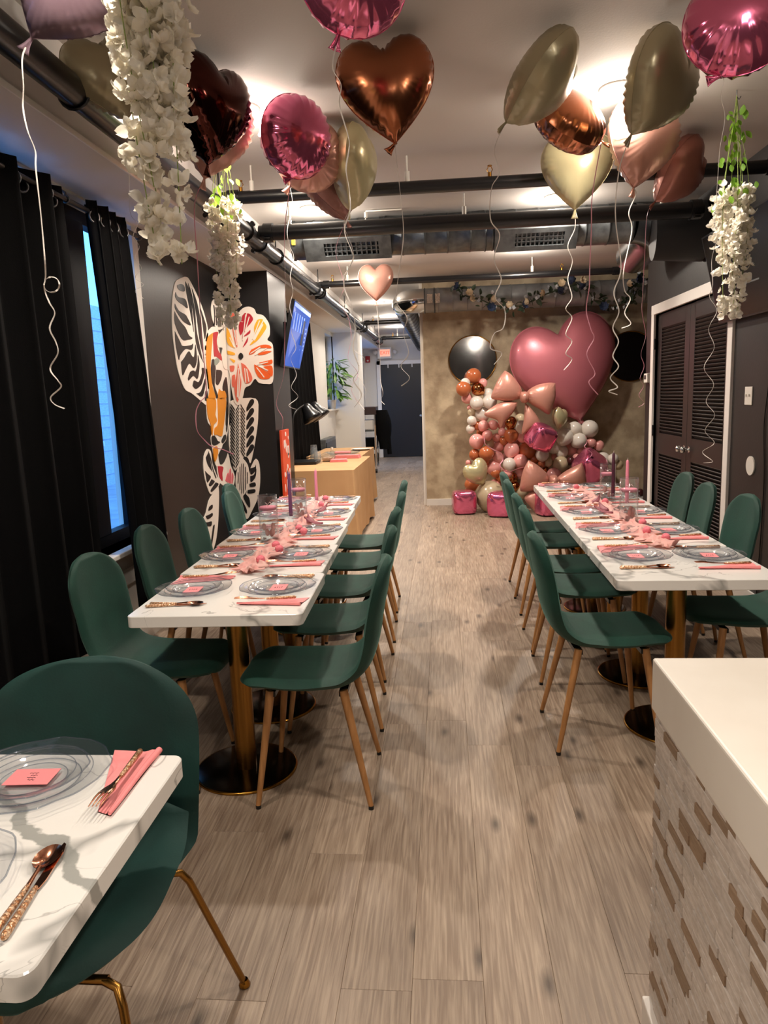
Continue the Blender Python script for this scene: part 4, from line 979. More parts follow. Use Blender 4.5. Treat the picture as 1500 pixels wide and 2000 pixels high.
for k, i in enumerate([(917, 573), (919, 585), (960, 585), (995, 596), (1032, 590), (1064, 574), (1098, 555), (1135, 549), (1225, 555)]):
    link('rose', RO['i'], t, at(i[0], i[1], 8.94) - base, (R(75), 0, k), 1.0)
for k, i in enumerate([(960, 602), (1022, 596), (1091, 568), (1116, 547), (1142, 558), (895, 560), (1180, 600), (1245, 548)]):
    link('rose', RO['b'], t, at(i[0], i[1], 8.95) - base, (R(75), 0, k), 1.1)
for i in range(40): link('small_flower', SM, t, path[rr.randrange(len(path))] + Vector((rr.gauss(0, .03), -.06, rr.gauss(0, .04))), (R(80), 0, rr.uniform(0, 6)), rr.uniform(.7, 1.4))
# ================================================================ BALLOON WALL
CB = lambda x, y: (820 + x*460/1500, 560 + y*460/1500)
BL = '''342,568,48,o 278,650,47,o 370,652,43,g 300,710,35,p 290,612,30,w 402,612,28,p 435,680,34,w 362,740,43,w 445,732,46,w 330,800,26,c 398,808,46,w 330,852,30,w 322,905,28,w 365,885,30,o
405,885,34,p 465,880,32,p 520,880,28,p 430,945,33,p 362,985,48,p 443,1000,30,c 490,962,30,p 525,925,26,p 535,982,28,o 502,1020,33,p 580,865,40,g 582,945,46,o 640,842,34,c 645,890,40,w 655,958,36,p
585,1040,50,p 685,1040,56,o 780,1070,42,w 850,1020,44,w 845,950,30,w 920,955,55,w 985,905,46,w 1080,905,55,w 1015,980,48,w 1090,993,32,p 1140,1010,33,p 973,1047,32,p 1038,1050,34,p 905,1050,40,w
350,1070,37,o 425,1062,48,o 497,1085,36,p 470,1150,48,p 415,1112,30,o 570,1130,42,w 640,1112,46,p 728,1100,30,o 775,1125,22,o 820,1120,28,c 897,1130,50,c 960,1108,26,d 1000,1090,27,p 525,1165,26,c 480,1187,29,o
508,1218,26,o 585,1215,37,g 640,1185,36,p 690,1130,26,w 855,1200,48,p 800,1165,22,g 605,1272,32,g 650,1305,42,c 1165,1100,46,w 1232,1095,32,w 1262,1135,32,c 310,1120,18,p 318,770,18,p 560,1190,30,p 720,1160,36,p
540,1260,34,o 480,1260,36,p 330,1260,46,o 760,1010,34,m 700,990,36,p 610,990,32,m 560,1080,34,m 800,1045,30,c 940,1010,34,p 400,1180,36,m 745,1190,34,p 930,1190,36,m 980,1150,32,w 1060,1110,36,m 1185,1165,40,c 1100,1090,30,p
385,930,26,o 470,1010,22,m 610,1120,30,o 750,1060,30,m 865,1080,28,p 1402,1312,26,d 700,1270,40,m 900,1270,42,c 1010,1240,40,p 790,1260,44,o'''.split()
CN = dict(o='terracotta', p='light pink', w='white', c='beige', m='dusty pink', g='rose gold chrome', d='dark maroon')
LM = {k: MB().ball((0, 0, 0), 1, 22, 14, .16).mesh('latex', M['b_' + k]) for k in CN}
items = []
for i, s in enumerate(BL):
    x, y, r, k = s.split(','); x, y, r = float(x), float(y), float(r); px, py = CB(x, y); rm = r*460/1500/FPX*9.15
    back = i >= 76
    Y = 9.53 - rm - (.08 if back else .22 + .12*((i*37) % 10)/10 + (.06 if 1050 < y < 1260 else 0))
    if k == 'd' and x > 1300: Y = 9.3
    items.append([at(px, py, Y), rm, k, px, py])
ncol = {}
zones = lambda px, py: ('upper left tip' if py < 800 else 'left edge' if px < 945 and py < 900 else 'right cluster' if px > 1070 and py < 880 else 'lower left' if px < 985 and py > 880 else 'middle' if px < 1060 and py < 900 else 'lower middle' if px < 1085 else 'right end')
for c, r, k, px, py in items:
    z = zones(px, py); key = (k, z); ncol[key] = ncol.get(key, 0) + 1
tot = dict(ncol); ncol = {}
size = lambda r: 'tiny' if r < .075 else 'small' if r < .095 else 'medium' if r < .125 else 'large'
ORDN = NUM + ['eleventh', 'twelfth', 'thirteenth', 'fourteenth', 'fifteenth', 'sixteenth', 'seventeenth', 'eighteenth', 'nineteenth', 'twentieth']
for c, r, k, px, py in sorted(items, key=lambda q: q[4]):
    z = zones(px, py); key = (k, z); ncol[key] = ncol.get(key, 0) + 1
    lab = '%s %s latex balloon, ' % (size(r), CN[k]) + (('%s of its colour from top, ' % ORDN[ncol[key]-1]) if tot[key] > 1 else 'alone of its colour, ') + z + ' of garland'
    o = tag(link('latex_balloon', LM[k], None, c, (random.uniform(-.9, .3), random.uniform(-.8, .8), random.uniform(0, 6)), r), lab, 'balloon', 'latex balloons of the garland')
o = tag(link('latex_balloon', LM['c'], None, at(*CB(445, 1330), 8.95) , (-.4, .2, 0), .185), 'very large beige latex balloon on the floor under the garland', 'balloon', 'latex balloons of the garland')
o.location.z = max(o.location.z, .187)
# giant heart
c = at(1106, 718, 9.2)
t = thing('giant_heart_balloon', 'giant dusty rose foil heart balloon leaning on the gold wall', 'balloon', c)
puff(heart2d(90, 1.30, 1.26), .52, (0, .06), .012, 44, 2.6, .6, 18).build('envelope', M['f_giant'], t, None, (0, R(-15), R(6)))
tl = MB(); tl.grid(lambda u, v: ((u-.5)*(.03 + .05*v), .004*math.sin(u*9), .02 - .11*v), 6, 5); o = tl.build('neck', M['f_giant'], t, at(1130, 815, 9.2) - c, (0, R(-25), 0)); o.modifiers.new('thickness', 'SOLIDIFY').thickness = .002
strip([p - c for p in spline([at(x, y, 9.15) for x, y in [(1130, 815), (1135, 824), (1132, 832)]], 5)], .02, M['ribbon_w'], t)
def smooth_poly(P, k=6): return [(p.x, p.y) for p in spline([(x, y, 0) for x, y in P] + [(P[0][0], P[0][1], 0)], k)[:-1]]
def bow(label, pts, Y, T=.2):
    # pts: dict part -> px polygons; outlines re-centred to each lobe
    c = at(*pts['c'], Y); t = thing('bow_balloon', label, 'balloon', c, 0, 'blush foil bow balloons')
    for nm, poly in pts['p']:
        P = [at(x, y, Y) for x, y in poly]; m = sum(P, Vector()) / len(P)
        pl = smooth_poly([(p.x - m.x, p.z - m.z) for p in P], 7)
        puff(pl, T if nm != 'tail' else T*.75, (0, 0), .012, 20, 2.4, .6, 10).build(nm, M['f_bow'], t, m - c - Vector((0, .03 if nm != 'knot' else .07, 0)))
B = lambda *a: [CB(x, y) for x, y in a]
bow('large blush foil bow balloon in front of the giant heart', {'c': CB(660, 700), 'p': [
    ('loop', B((540, 535), (585, 565), (640, 640), (645, 690), (630, 715), (560, 730), (500, 722), (455, 708), (470, 650), (505, 580))),
    ('loop', B((860, 615), (862, 700), (845, 760), (820, 812), (760, 780), (690, 735), (680, 700), (690, 660), (750, 625), (820, 612))),
    ('knot', B((640, 670), (680, 670), (690, 700), (680, 735), (645, 738), (632, 705))),
    ('tail', B((620, 735), (600, 790), (550, 850), (515, 900), (490, 850), (410, 815), (470, 760), (540, 730))),
    ('tail', B((670, 740), (720, 790), (760, 850), (785, 920), (715, 905), (650, 938), (660, 850), (665, 780)))]}, 8.85)
bow('lower blush foil bow balloon resting behind the far end of the right table', {'c': CB(845, 1225), 'p': [
    ('loop', B((690, 1105), (740, 1130), (800, 1180), (820, 1215), (815, 1260), (760, 1285), (700, 1300), (640, 1298), (640, 1240), (660, 1160))),
    ('loop', B((1030, 1120), (1048, 1180), (1052, 1260), (960, 1275), (885, 1260), (872, 1220), (930, 1170))),
    ('knot', B((825, 1200), (860, 1195), (880, 1225), (870, 1260), (830, 1262), (818, 1230))),
    ('tail', B((760, 1285), (765, 1360), (758, 1465), (720, 1420), (665, 1350), (700, 1310))),
    ('tail', B((900, 1280), (960, 1330), (1010, 1400), (940, 1400), (890, 1440), (880, 1350)))]}, 8.72, .22)
for lab, px, Y, sz, roll, turn in (('small pale yellow foil heart between the bow and the white balloons', (890, 835), 8.95, .26, 15, 48), ('pale yellow foil heart low on the left of the garland', (362, 1185), 8.85, .33, -28, 25)):
    c = at(*CB(*px), Y); t = thing('small_heart_balloon', lab, 'balloon', c); link('envelope', foil_mesh('heart', 'f_cream2'), t, None, (0, R(roll), R(turn)), sz/.4)
    MB().cyl((0, 0, 0), (0, .06, -.02), .02, n=8).build('neck', M['f_cream2'], t)
def cube_mesh(m):
    b = MB()
    def face(ax, sg):
        def fn(u, v):
            a, c = 2*u-1, 2*v-1; p = [0, 0, 0]; p[ax] = sg; p[(ax+1) % 3] = a; p[(ax+2) % 3] = c
            q = Vector(p); n8 = sum(abs(k)**5 for k in q) ** (1/5); q = q / n8
            pin = 1 - .10*math.exp(-((abs(abs(a) - abs(c)))/.07)**2)*min(1, max(abs(a), abs(c)))
            return q * pin
        b.grid(fn if sg > 0 else (lambda u, v: fn(1-u, v)), 16, 16)
    for ax in range(3):
        for sg in (-1, 1): face(ax, sg)
    return b.mesh('cube', M[m])
CU = cube_mesh('f_pink')
for lab, px, Y, s, rot, fl in (('pink foil cube balloon in the middle of the garland under the bow', (768, 955), 8.8, .15, (.4, .3, .5), 0), ('pink foil cube balloon tilted on its corner at the right of the garland', (1080, 1150), 8.9, .175, (.6, .6, .2), 0),
    ('pink foil cube balloon on the floor at the far left of the garland', (282, 1355), 8.85, .145, (0, 0, .12), 1), ('pink foil cube balloon on the floor beside the very large beige balloon', (515, 1385), 8.6, .15, (0, 0, -.25), 1), ('pink foil cube balloon on the floor behind the aisle chairs of the right table', (820, 1405), 8.6, .15, (0, 0, .3), 1)):
    c = at(*CB(*px), Y)
    if fl: c.z = s*.99
    tag(link('foil_cube_balloon', CU, None, c, rot, s), lab, 'balloon', 'pink foil cubes')
# pink ribbon woven through the garland
P = [at(*CB(x, y), 8.72) for x, y in [(410, 960), (415, 1000), (455, 1030), (510, 1060), (530, 1100), (510, 1140), (560, 1180), (620, 1160), (660, 1150)]]
o = strip(spline(P, 6), .014, M['ribbon_p'], None, 'garland_ribbon'); tag(o, 'pink ribbon curling over the left part of the balloon garland', 'ribbon')
P = [at(*CB(x, y), 8.72) for x, y in [(1055, 950), (1065, 990), (1050, 1020), (1095, 1060), (1080, 1090)]]
o = strip(spline(P, 6), .014, M['ribbon_p'], None, 'garland_ribbon'); tag(o, 'pink ribbon curling over the right part of the balloon garland', 'ribbon')
# mirrors
def mirror(px, Y, r, lab, mm):
    t = thing('round_mirror', lab, 'mirror', at(px[0], px[1], Y))
    MB().cyl((0, 0, 0), (0, .012, 0), r, n=64).build('glass', mm, t)
    MB().tube([(math.cos(a)*r, .0, math.sin(a)*r) for a in [i*PI/36 for i in range(72)]], .007, 8, closed=True).build('frame', M['brass'], t)
mirror((923, 703), 9.552, .305, 'round gold framed wall mirror left of the giant heart', M['chrome'])
mirror((1232, 696), 9.552, .31, 'round dark wall mirror right of the giant heart', mat('dark_mirror', '#a9a9ad', .04, 1))
# ================================================================ MURAL (flat cut-out panels on the left wall and the pillar's near face)
mural = thing('wall_mural_panel', 'cut-out floral mural in white, orange and red on the black wall and pillar', 'mural', (XL, 5.9, .3))
_top, _bot = Vector((XL, 6.35, 2.5)), Vector((XL, 6.35, .2))
def proj(p): d = p - EYE; z = d.dot(_f); return (750 + FPX*d.dot(_r)/z, 1000 - FPX*d.dot(_u)/z)
_a, _b = proj(_top), proj(_bot)
cornx = lambda y: _a[0] + (_b[0]-_a[0])*(y-_a[1])/(_b[1]-_a[1])
def clip(poly, left):
    ins = lambda p: (p[0] <= cornx(p[1])) == left; out = []
    for i, p in enumerate(poly):
        q = poly[(i+1) % len(poly)]
        if ins(p): out.append(p)
        if ins(p) != ins(q):
            fa, fb = p[0]-cornx(p[1]), q[0]-cornx(q[1]); t = fa/(fa-fb); out.append((p[0]+(q[0]-p[0])*t, p[1]+(q[1]-p[1])*t))
    return out
MW = mat('mural_white', '#e9ded3', .5); MK = mat('mural_black', '#161517', .45); MO = mat('mural_orange', '#d8861c', .5); MR = mat('mural_red', '#b02030', .5)
MC = mat('mural_salmon', '#dc6a55', .5); MY = mat('mural_yellow', '#f0ab2c', .5); MT = mat('mural_tangerine', '#dd5a1e', .5); MG = mat('mural_grey', '#8c958a', .5); MP = mat('mural_pink', '#d2626c', .5)
def C6(*a): return [(330 + a[i]/6.667, 530 + a[i+1]/6.667) for i in range(0, len(a), 2)]
def C7(*a): return [(370 + a[i]/6.667, 780 + a[i+1]/6.667) for i in range(0, len(a), 2)]
def paint(name, m, polys, lift, sm=True, parent=mural):
    b = MB()
    for poly in polys:
        if sm: poly = [(p.x, p.y) for p in spline([(x, y, 0) for x, y in poly] + [(poly[0][0], poly[0][1], 0)], 4)[:-1]]
        for left in (True, False):
            q = clip(poly, left)
            if len(q) < 3: continue
            if left: P = [atx(x, y, XL + lift) for x, y in q]; n = Vector((-lift, 0, 0)); fl = [(p.y, p.z, 0) for p in P]
            else: P = [at(x, y, 6.35 - lift) for x, y in q]; n = Vector((0, lift, 0)); fl = [(p.x, p.z, 0) for p in P]
            tri = tessellate_polygon([[Vector(v) for v in fl]]); k = len(P); o = mural.location
            vs = [p - o for p in P] + [p + n - o for p in P]
            b.add(vs, [tuple(t_) for t_ in tri] + [(i, (i+1) % k, k+(i+1) % k, k+i) for i in range(k)])
    return b.build(name, m, parent)
wing = C6(200,70,245,80,290,150,350,270,420,430,480,620,510,780,500,1000,495,1240,530,1500,530,1690,490,1740,420,1690,300,1590,215,1540,160,1420,110,1250,75,1020,50,800,40,560,50,320,80,150,130,100)
body = C6(500,790,570,720,640,760,650,900,660,1040,700,1150,760,1270,790,1380,800,1700,790,2010,540,2010,490,1800,510,1560,470,1200,470,950)
flower = C6(880,600,920,520,980,470,1050,460,1110,490,1140,550,1220,570,1280,640,1310,720,1310,830,1280,890,1335,930,1355,1000,1360,1200,1350,1440,1260,1465,1170,1450,1120,1400,1060,1480,990,1520,960,1640,910,1740,850,1690,810,1500,780,1300,720,1260,690,1120,700,1000,640,980,640,850,700,770,740,700,780,520,840,480)
small = C6(560,400,600,360,700,440,740,520,740,700,640,760,570,640,550,500)
tall = C7(520,80,560,10,860,-10,895,190,870,460,800,820,760,760,700,760,620,900,580,900,520,600)
rnd_ = C7(690,760,760,860,775,1000,760,1150,700,1260,640,1280,600,1100,610,960,650,820)
rl = C7(800,880,860,775,910,850,920,1080,890,1280,820,1440,750,1560,700,1450,650,1300,740,1220,770,1000)
ll = C7(190,740,230,650,280,680,300,830,360,1000,400,1090,290,1240,220,1100,185,900)
low = C7(215,-10,490,-10,510,300,480,520,430,600,420,720,380,850,340,850,300,650,280,520,290,400,230,200)
tul = C7(350,830,440,760,500,700,540,860,590,1000,560,1130,400,1090)
fol = C7(80,1640,200,1520,250,1330,300,1240,380,1140,380,1500,360,1750,330,1900,280,2010,180,2010,140,1850)
for nm, q in (('wing', wing), ('figure', body), ('small_leaf', small), ('tall_leaf', tall), ('round_leaf', rnd_), ('right_leaf', rl), ('left_leaf', ll), ('figure', low), ('tulip', tul), ('foliage', fol)):
    paint(nm, MW, [q], .004 if q not in (low, ll, rnd_) else (.0033 if q is low else .0046))
paint('flower', MW, [flower], .0075)
K = [C6(110,180,160,165,200,190,205,260,150,250,115,215), C6(90,270,120,330,190,350,225,380,245,480,190,440,120,390,85,330), C6(80,420,130,510,210,560,240,600,285,690,270,700,200,660,150,600,85,490),
     C6(75,520,140,640,215,730,260,830,310,870,250,890,170,880,80,680), C6(80,780,150,920,180,970,290,960,315,940,300,1020,220,1010,150,1090,130,1150,90,950),
     C6(160,1180,200,1130,260,1040,300,1100,330,1110,340,1000,350,960,365,1150,330,1260,270,1200,220,1280,180,1350), C6(250,1390,280,1310,320,1290,350,1300,375,1200,380,1090,400,1200,390,1330,370,1400,320,1360,260,1420),
     C6(310,1490,330,1420,390,1440,430,1330,430,1260,465,1270,460,1350,430,1460,400,1500,350,1530), C6(360,1590,420,1560,470,1400,480,1450,450,1600,420,1630), C6(470,1680,475,1570,500,1560,510,1680),
     C6(215,130,260,230,300,480,325,780,310,700,270,480,225,250), C6(250,150,290,260,340,500,360,760,400,960,440,1150,455,1190,400,1080,350,900,330,640,290,380), C6(300,220,360,380,400,560,430,800,450,1000,440,1050,400,880,370,640,330,400), C6(410,470,460,620,490,740,470,880,450,760,430,600),
     C6(560,1150,590,1150,610,1270,600,1400,600,1500,640,1620,620,1650,580,1500,545,1350), C6(620,1280,690,1300,680,1400,640,1480,610,1440), C6(720,1420,750,1380,770,1550,780,1800,760,1990,740,1990,745,1800,750,1650,700,1530)]
for k in range(5): K.append(C6(580+k*28, 440+k*26, 592+k*28, 450+k*26, 604+k*24, 560+k*14, 600+k*26, 690, 590+k*26, 690, 592+k*24, 560+k*10))
for k in range(6): y = 70 + k*118; K.append(C7(742, y+40, 790, y-60, 832, y-70, 835, y-15, 750, y+85))
for y in range(60, 840, 46):
    K.append(C7(592, y+72, 560, y+20, 538, y-20 if y > 90 else y, 535, y+2, 560, y+50, 592, y+92)); K.append(C7(602, y+82, 640, y+10, 648, y+14, 604, y+104))
    if y < 700: K.append(C7(722, y+92, 690, y+40, 668, y+2, 668, y+22, 690, y+62, 722, y+110))
for k in range(6): x = 628 + k*24; h = 150*math.sin(PI*(k+.8)/6.6); K.append(C7(x, 1020-h*1.2, x+9, 1018-h*1.2, x+13, 1020, x+9, 1020+h*1.3, x, 1020+h*1.3, x+3, 1020))
K += [C7(785,900,850,880,865,850,860,930,800,980), C7(790,1000,840,980,870,900,860,1010,800,1080), C7(780,1100,850,1080,860,1130,790,1140), C7(760,1180,850,1170,850,1215,760,1225), C7(730,1230,780,1290,790,1400,760,1390,700,1270), C7(680,1300,740,1420,750,1480,725,1470,670,1340)]
K += [C7(215,760,245,700,255,690,290,900,300,940,240,850), C7(260,700,285,780,310,900,350,1010,340,1020,300,900), C7(205,930,240,970,280,1010,240,1080,225,1050), C7(290,1040,330,1070,280,1130,255,1110), C7(345,1080,380,1110,300,1200,280,1180)]
K += [C7(380,720,440,610,500,560,500,690,450,820,400,840), C7(290,490,320,470,350,500,370,540,400,560,330,600,295,570), C7(450,470,475,460,480,510,440,570,420,540), C7(500,20,505,200,495,400,480,400,485,200,490,20)]
K += [C7(260,1400,300,1370,300,1420,250,1450), C7(215,1520,260,1500,300,1480,300,1520,240,1560), C7(180,1600,240,1600,290,1590,280,1650,200,1640), C7(130,1660,190,1680,250,1710,240,1760,150,1730), C7(150,1790,220,1810,230,1850,170,1860), C7(180,1890,230,1880,215,1940,190,1960), C7(310,1650,330,1640,310,1800,280,1980,270,1980,290,1800)]
paint('black_marks', MK, K, .0068)
paint('orange_body', MO, [C6(575,800,565,920,550,1100,545,1300,570,1500,610,1652,520,1652,530,1560,510,1350,490,1200,490,1000,510,860), C6(655,1530,690,1560,730,1560,745,1652,645,1652)], .0080)
paint('orange_body', MO, [C7(225,-10,335,-10,350,100,340,200,360,280,320,330,310,400,300,480,290,400,280,330,240,200), C7(365,-10,475,-10,465,200,440,400,420,480,360,460,330,460,330,380,370,330,375,200), C7(310,640,360,610,375,700,335,810)], .0080)
paint('red_marks', MR, [C6(575,800,640,790,625,900,640,1020,680,1090,690,1160,620,1110,590,1100,580,950), C7(370,870,440,880,430,960,432,1060,390,1000)], .0068)
paint('grey_mark', MG, [C6(590,1150,630,1130,660,1170,600,1230)], .0072)
paint('tulip_petals', MP, [C7(470,1060,490,980,512,960,515,1080), C7(520,1090,522,940,535,900,545,960,540,1100), C7(550,1105,555,960,575,1000,565,1080)], .0068)
paint('red_petal', MR, [C6(960,570,1000,540,1000,640,975,750,930,830,910,700), C6(1020,545,1060,560,1095,620,1060,680,1000,750,950,880,980,720), C6(1060,760,1050,810,970,850), C6(1030,850,1020,920,960,990)], .0105)
paint('yellow_petal', MY, [C6(1150,630,1200,620,1220,640,1150,760,1120,820,1110,720), C6(1230,650,1270,720,1230,800,1150,900,1050,960,1160,820), C6(750,720,790,800,840,960,860,1000,780,960,750,880), C6(760,1030,850,1060,850,1090,770,1080), C6(790,1130,860,1160,840,1190)], .0105)
paint('tangerine_petal', MT, [C6(1070,1020,1200,960,1300,960,1330,1000,1180,1000,1100,1070,1040,1080), C6(1160,1070,1250,1040,1335,1040,1250,1080,1170,1090), C6(1170,1190,1290,1160,1340,1150,1340,1200,1240,1220), C6(1110,1210,1200,1260,1320,1350,1290,1400,1180,1390,1120,1290), C6(1230,1240,1340,1230,1340,1370)], .0105)
paint('salmon_petal', MC, [C6(940,1190,1000,1230,1070,1340,1080,1420,1000,1460,960,1350), C6(900,1200,930,1350,940,1480,900,1690,870,1650,850,1500,880,1350), C6(790,1230,850,1230,840,1300,800,1300), C6(820,1360,860,1350,850,1500,820,1480), C6(800,540,850,560,870,760,890,980,860,930,820,720)], .0105)
lines = []
for a, b, c_, d_ in ((1000,560,960,900),(1045,590,990,780),(1180,640,1090,880),(1225,690,1110,900),(1190,985,1060,1070),(1270,1000,1120,1090),(1290,1180,1150,1215),(1290,1290,1160,1230),(1240,1380,1140,1250),(1010,1270,1040,1440),(985,1260,1000,1450),(905,1260,890,1640),(925,1330,905,1660),(840,640,880,960),(825,600,860,860),(790,860,850,990)):
    nx, ny = (b-d_), (c_-a); l = math.hypot(nx, ny); nx, ny = nx/l*6, ny/l*6; lines.append(C6(a-nx, b-ny, a+nx, b+ny, c_+nx, d_+ny, c_-nx, d_-ny))
paint('petal_vein', MW, lines, .0125, False)
paint('flower_eye', MK, [C6(905,1090,930,1060,960,1080,965,1120,935,1150,908,1130)], .0125)
# ================================================================ WALL SCREENS
def screen(name, label, pts, thick_dir, m, fr_m=None):
    tl, tr, br, bl = [Vector(p) for p in pts]; o = (tl + br) / 2; n = (tr - tl).cross(bl - tl).normalized()
    if n.dot(Vector(thick_dir)) < 0: n = -n
    t = thing(name, label, 'television', o)
    def slab(P, h0, h1): b = MB(); vs = [p - o + n*h0 for p in P] + [p - o + n*h1 for p in P]; b.add(vs, [(3,2,1,0),(4,5,6,7),(0,1,5,4),(1,2,6,5),(2,3,7,6),(3,0,4,7)]); return b
    slab([tl, tr, br, bl], -.035, 0).build('bezel', M['black'], t)
    ins = lambda k: [tl + (tr-tl)*k + (bl-tl)*k*1.6, tr + (tl-tr)*k + (br-tr)*k*1.6, br + (bl-br)*k + (tr-br)*k*1.6, bl + (br-bl)*k + (tl-bl)*k*1.6]
    slab(ins(.012), -.001, .0015).build('screen', m, t)
    return t, o, n, (tl, tr, br, bl)
scr = bpy.data.materials.new('blue_screen'); scr.use_nodes = True; nt_ = scr.node_tree; pb = nt_.nodes['Principled BSDF']
pb.inputs['Base Color'].default_value = (.01, .02, .06, 1); pb.inputs['Roughness'].default_value = .12; pb.inputs['Emission Color'].default_value = lin('#2f63d6'); pb.inputs['Emission Strength'].default_value = .75
z0, z1 = at(554, 716, 6.55), at(576, 584, 6.55); q0, q1 = at(585, 722, 7.62), at(608, 611, 7.62)
t, o, n, (tl, tr, br, bl) = screen('television', 'flat television with blue screen tilted out from the black pillar', (z1, q1, q0, z0), (1, -.2, 0), scr)
f1 = emitter('screen_light', '#9db8f5', .7); f2 = emitter('screen_dark', '#1a2440', .15)
def onscr(u0, u1, v0, v1, m, nm):
    P = lambda u, v: tl + (tr-tl)*u + (bl-tl)*v - o + n*.003
    b = MB(); A = [P(u0, v0), P(u1, v0), P(u1, v1), P(u0, v1)]; b.add(A + [p - n*.001 for p in A], [(0,1,2,3),(0,4,5,1),(1,5,6,2),(2,6,7,3),(3,7,4,0)]); b.build(nm, m, t)
onscr(.03, .97, .03, .09, f1, 'menu_bar')
for i in range(5): onscr(.12 + .13*i, .15 + .13*i, .16, .42, f1, 'program_bar')
onscr(.62, .74, .2, .6, f2, 'poster')
for i in range(6): onscr(.82, .85, .3 + .07*i, .325 + .07*i, f1, 'menu_dot')
MB().box(-.068, -.045, -.3, -.2, -.12, .12).box(-.06, -.03, -.28, -.22, -.03, .03).build('wall_bracket', M['black'], t)
T0 = at(1371, 469, 5.42); B0 = at(1397, 632, 5.42); T0.x = 1.80; B0.x = 1.94; T0.z, B0.z = 2.47, 1.885
T1, B1 = Vector((T0.x, 4.2, T0.z)), Vector((B0.x, 4.2, B0.z))
t, *_ = screen('television', 'switched-off dark television on the right wall above the light switch', (T1, T0, B0, B1), (-1, 0, 0), mat('off_screen', '#0a0908', .22, spec=.25))
MB().box(.02, .1, -.15, .15, -.1, .1).build('wall_bracket', M['black'], t)
# red patterned panel against the pillar
t = thing('patterned_panel', 'narrow orange red panel with white floral print leaning against the pillar', 'panel', (-1.455, 6.38, .35))
MB().box(-.02, 0, 0, .30, 0, .84).build('board', mat('panel_red', '#d8401e', .5, col2='#e2512a', nscale=6), t)
rr = random.Random(2); pf = mat('panel_print', '#eed9d2', .5)
for k in range(26):
    y, z = rr.uniform(.03, .27), rr.uniform(.04, .8); b = MB(); w, h = rr.uniform(.012, .035), rr.uniform(.015, .05)
    b.cyl((0, 0, 0), (.002, 0, 0), 1, n=10); b.v = [(v[0], y + v[1]*w, z + v[2]*h) for v in b.v]; b.build('printed_petal', pf, t)
# ================================================================ CURTAINS
def curtain(name, label, y0a, y1a, y0b, y1b, zt, zb, x, nf, amp, holes=None):
    t = thing(name, label, 'curtain', (x, (y0a+y1a)/2, zb)); b = MB(); cy = (y0a+y1a)/2
    def fn(u, v):
        a, c = y0b + (y0a-y0b)*v, y1b + (y1a-y1b)*v; ph = u*nf*2*PI
        am = amp * (.75 + .25*v) * (1 + .25*math.sin(u*7))
        return (am*math.sin(ph + .5*math.sin(u*5 + v*2)*(1-v)), a + (c-a)*u + .012*math.sin(2*ph) - cy, (zt-zb)*v + .008*math.sin(ph*.5)*(1-v))
    b.grid(fn, max(30, nf*14), 16); o = b.build('cloth', M['blackfab'], t); md = o.modifiers.new('thickness', 'SOLIDIFY'); md.thickness = .004; md.offset = 0
    if holes is not None:
        for h in holes:
            MB().tube([(.0 + .028*math.cos(q), 0, .028*math.sin(q)) for q in [i*PI/10 for i in range(20)]], .0055, 6, closed=True).build('grommet', M['steel'], t, (fn(h, .97)[0]*.5, fn(h, .97)[1], (zt-zb)-.075), (0, 0, R(60)))
    return t
curtain('curtain', 'near black floor-length curtain covering the left edge of the window', 1.25, 3.46, 1.25, 3.54, 2.485, .25, -1.775, 9, .045, [i/18 + .028 for i in range(18)])
curtain('curtain', 'black curtain panel to the right of the bright window slit', 3.69, 4.16, 3.885, 4.46, 2.485, .25, -1.775, 4, .04, [.06, .3, .55, .8])
curtain('curtain', 'black curtain behind the blue television', 7.6, 9.9, 7.6, 10.55, 2.45, .05, -1.8, 11, .04)
t = thing('curtain_rod', 'black curtain rod with brackets above the street window', 'curtain rod', (-1.775, 1.2, 2.435))
MB().cyl((0, 0, 0), (0, 3.1, 0), .013, n=12).build('rod', M['black'], t); MB().ball((0, 3.12, 0), .022, 12, 8).build('finial', M['black'], t)
for y in (.3, 2.29): MB().tube([(0, y, -.0), (0, y, .03), (-.03, y, .05), (-.12, y, .055)], .006, 6).tube([(.016*math.cos(a), y, .016*math.sin(a)) for a in [i*PI/6 for i in range(12)]], .005, 5, closed=True).build('bracket', M['steel'], t)
# ================================================================ RIGHT WALL FITTINGS
t = thing('light_switch', 'white double light switch plate on the dark wall right of the louvred door', 'light switch', (XR, 5.0, 1.382))
MB().rbox(-.007, 0, -.058, .058, -.06, .06, .004).build('plate', M['plastic'], t)
for y in (-.024, .024): MB().rbox(-.018, -.006, y-.005, y+.005, -.004, .012, .002).build('toggle', M['plastic'], t)
t = MB().cyl((-.008, 0, 0), (0, 0, 0), 1, n=40); t.v = [(v[0], v[1]*.063, v[2]*.063) for v in t.v]
tag(t.build('cover_plate', M['plastic'], None, (XR, 4.92, .928)), 'round white blank cover plate low on the dark right wall', 'cover plate')
t = thing('thermostat', 'white thermostat on the dark strip left of the louvred door', 'thermostat', (XR, 7.40, 1.55))
MB().rbox(-.03, 0, -.06, .06, -.045, .045, .006).build('body', M['plastic'], t); MB().box(-.0315, -.03, -.02, .04, -.012, .028).build('display', M['black'], t)
b = MB(); b.tube(spline([(XR-.006, 4.72, 1.9), (XR-.006, 4.70, 1.5), (XR-.006, 4.74, 1.2), (XR-.006, 4.70, .8), (XR-.006, 4.73, .1)], 8), .004, 6); tag(b.build('wall_cable', M['black']), 'thin black cable hanging down the right wall from the dark television', 'cable')
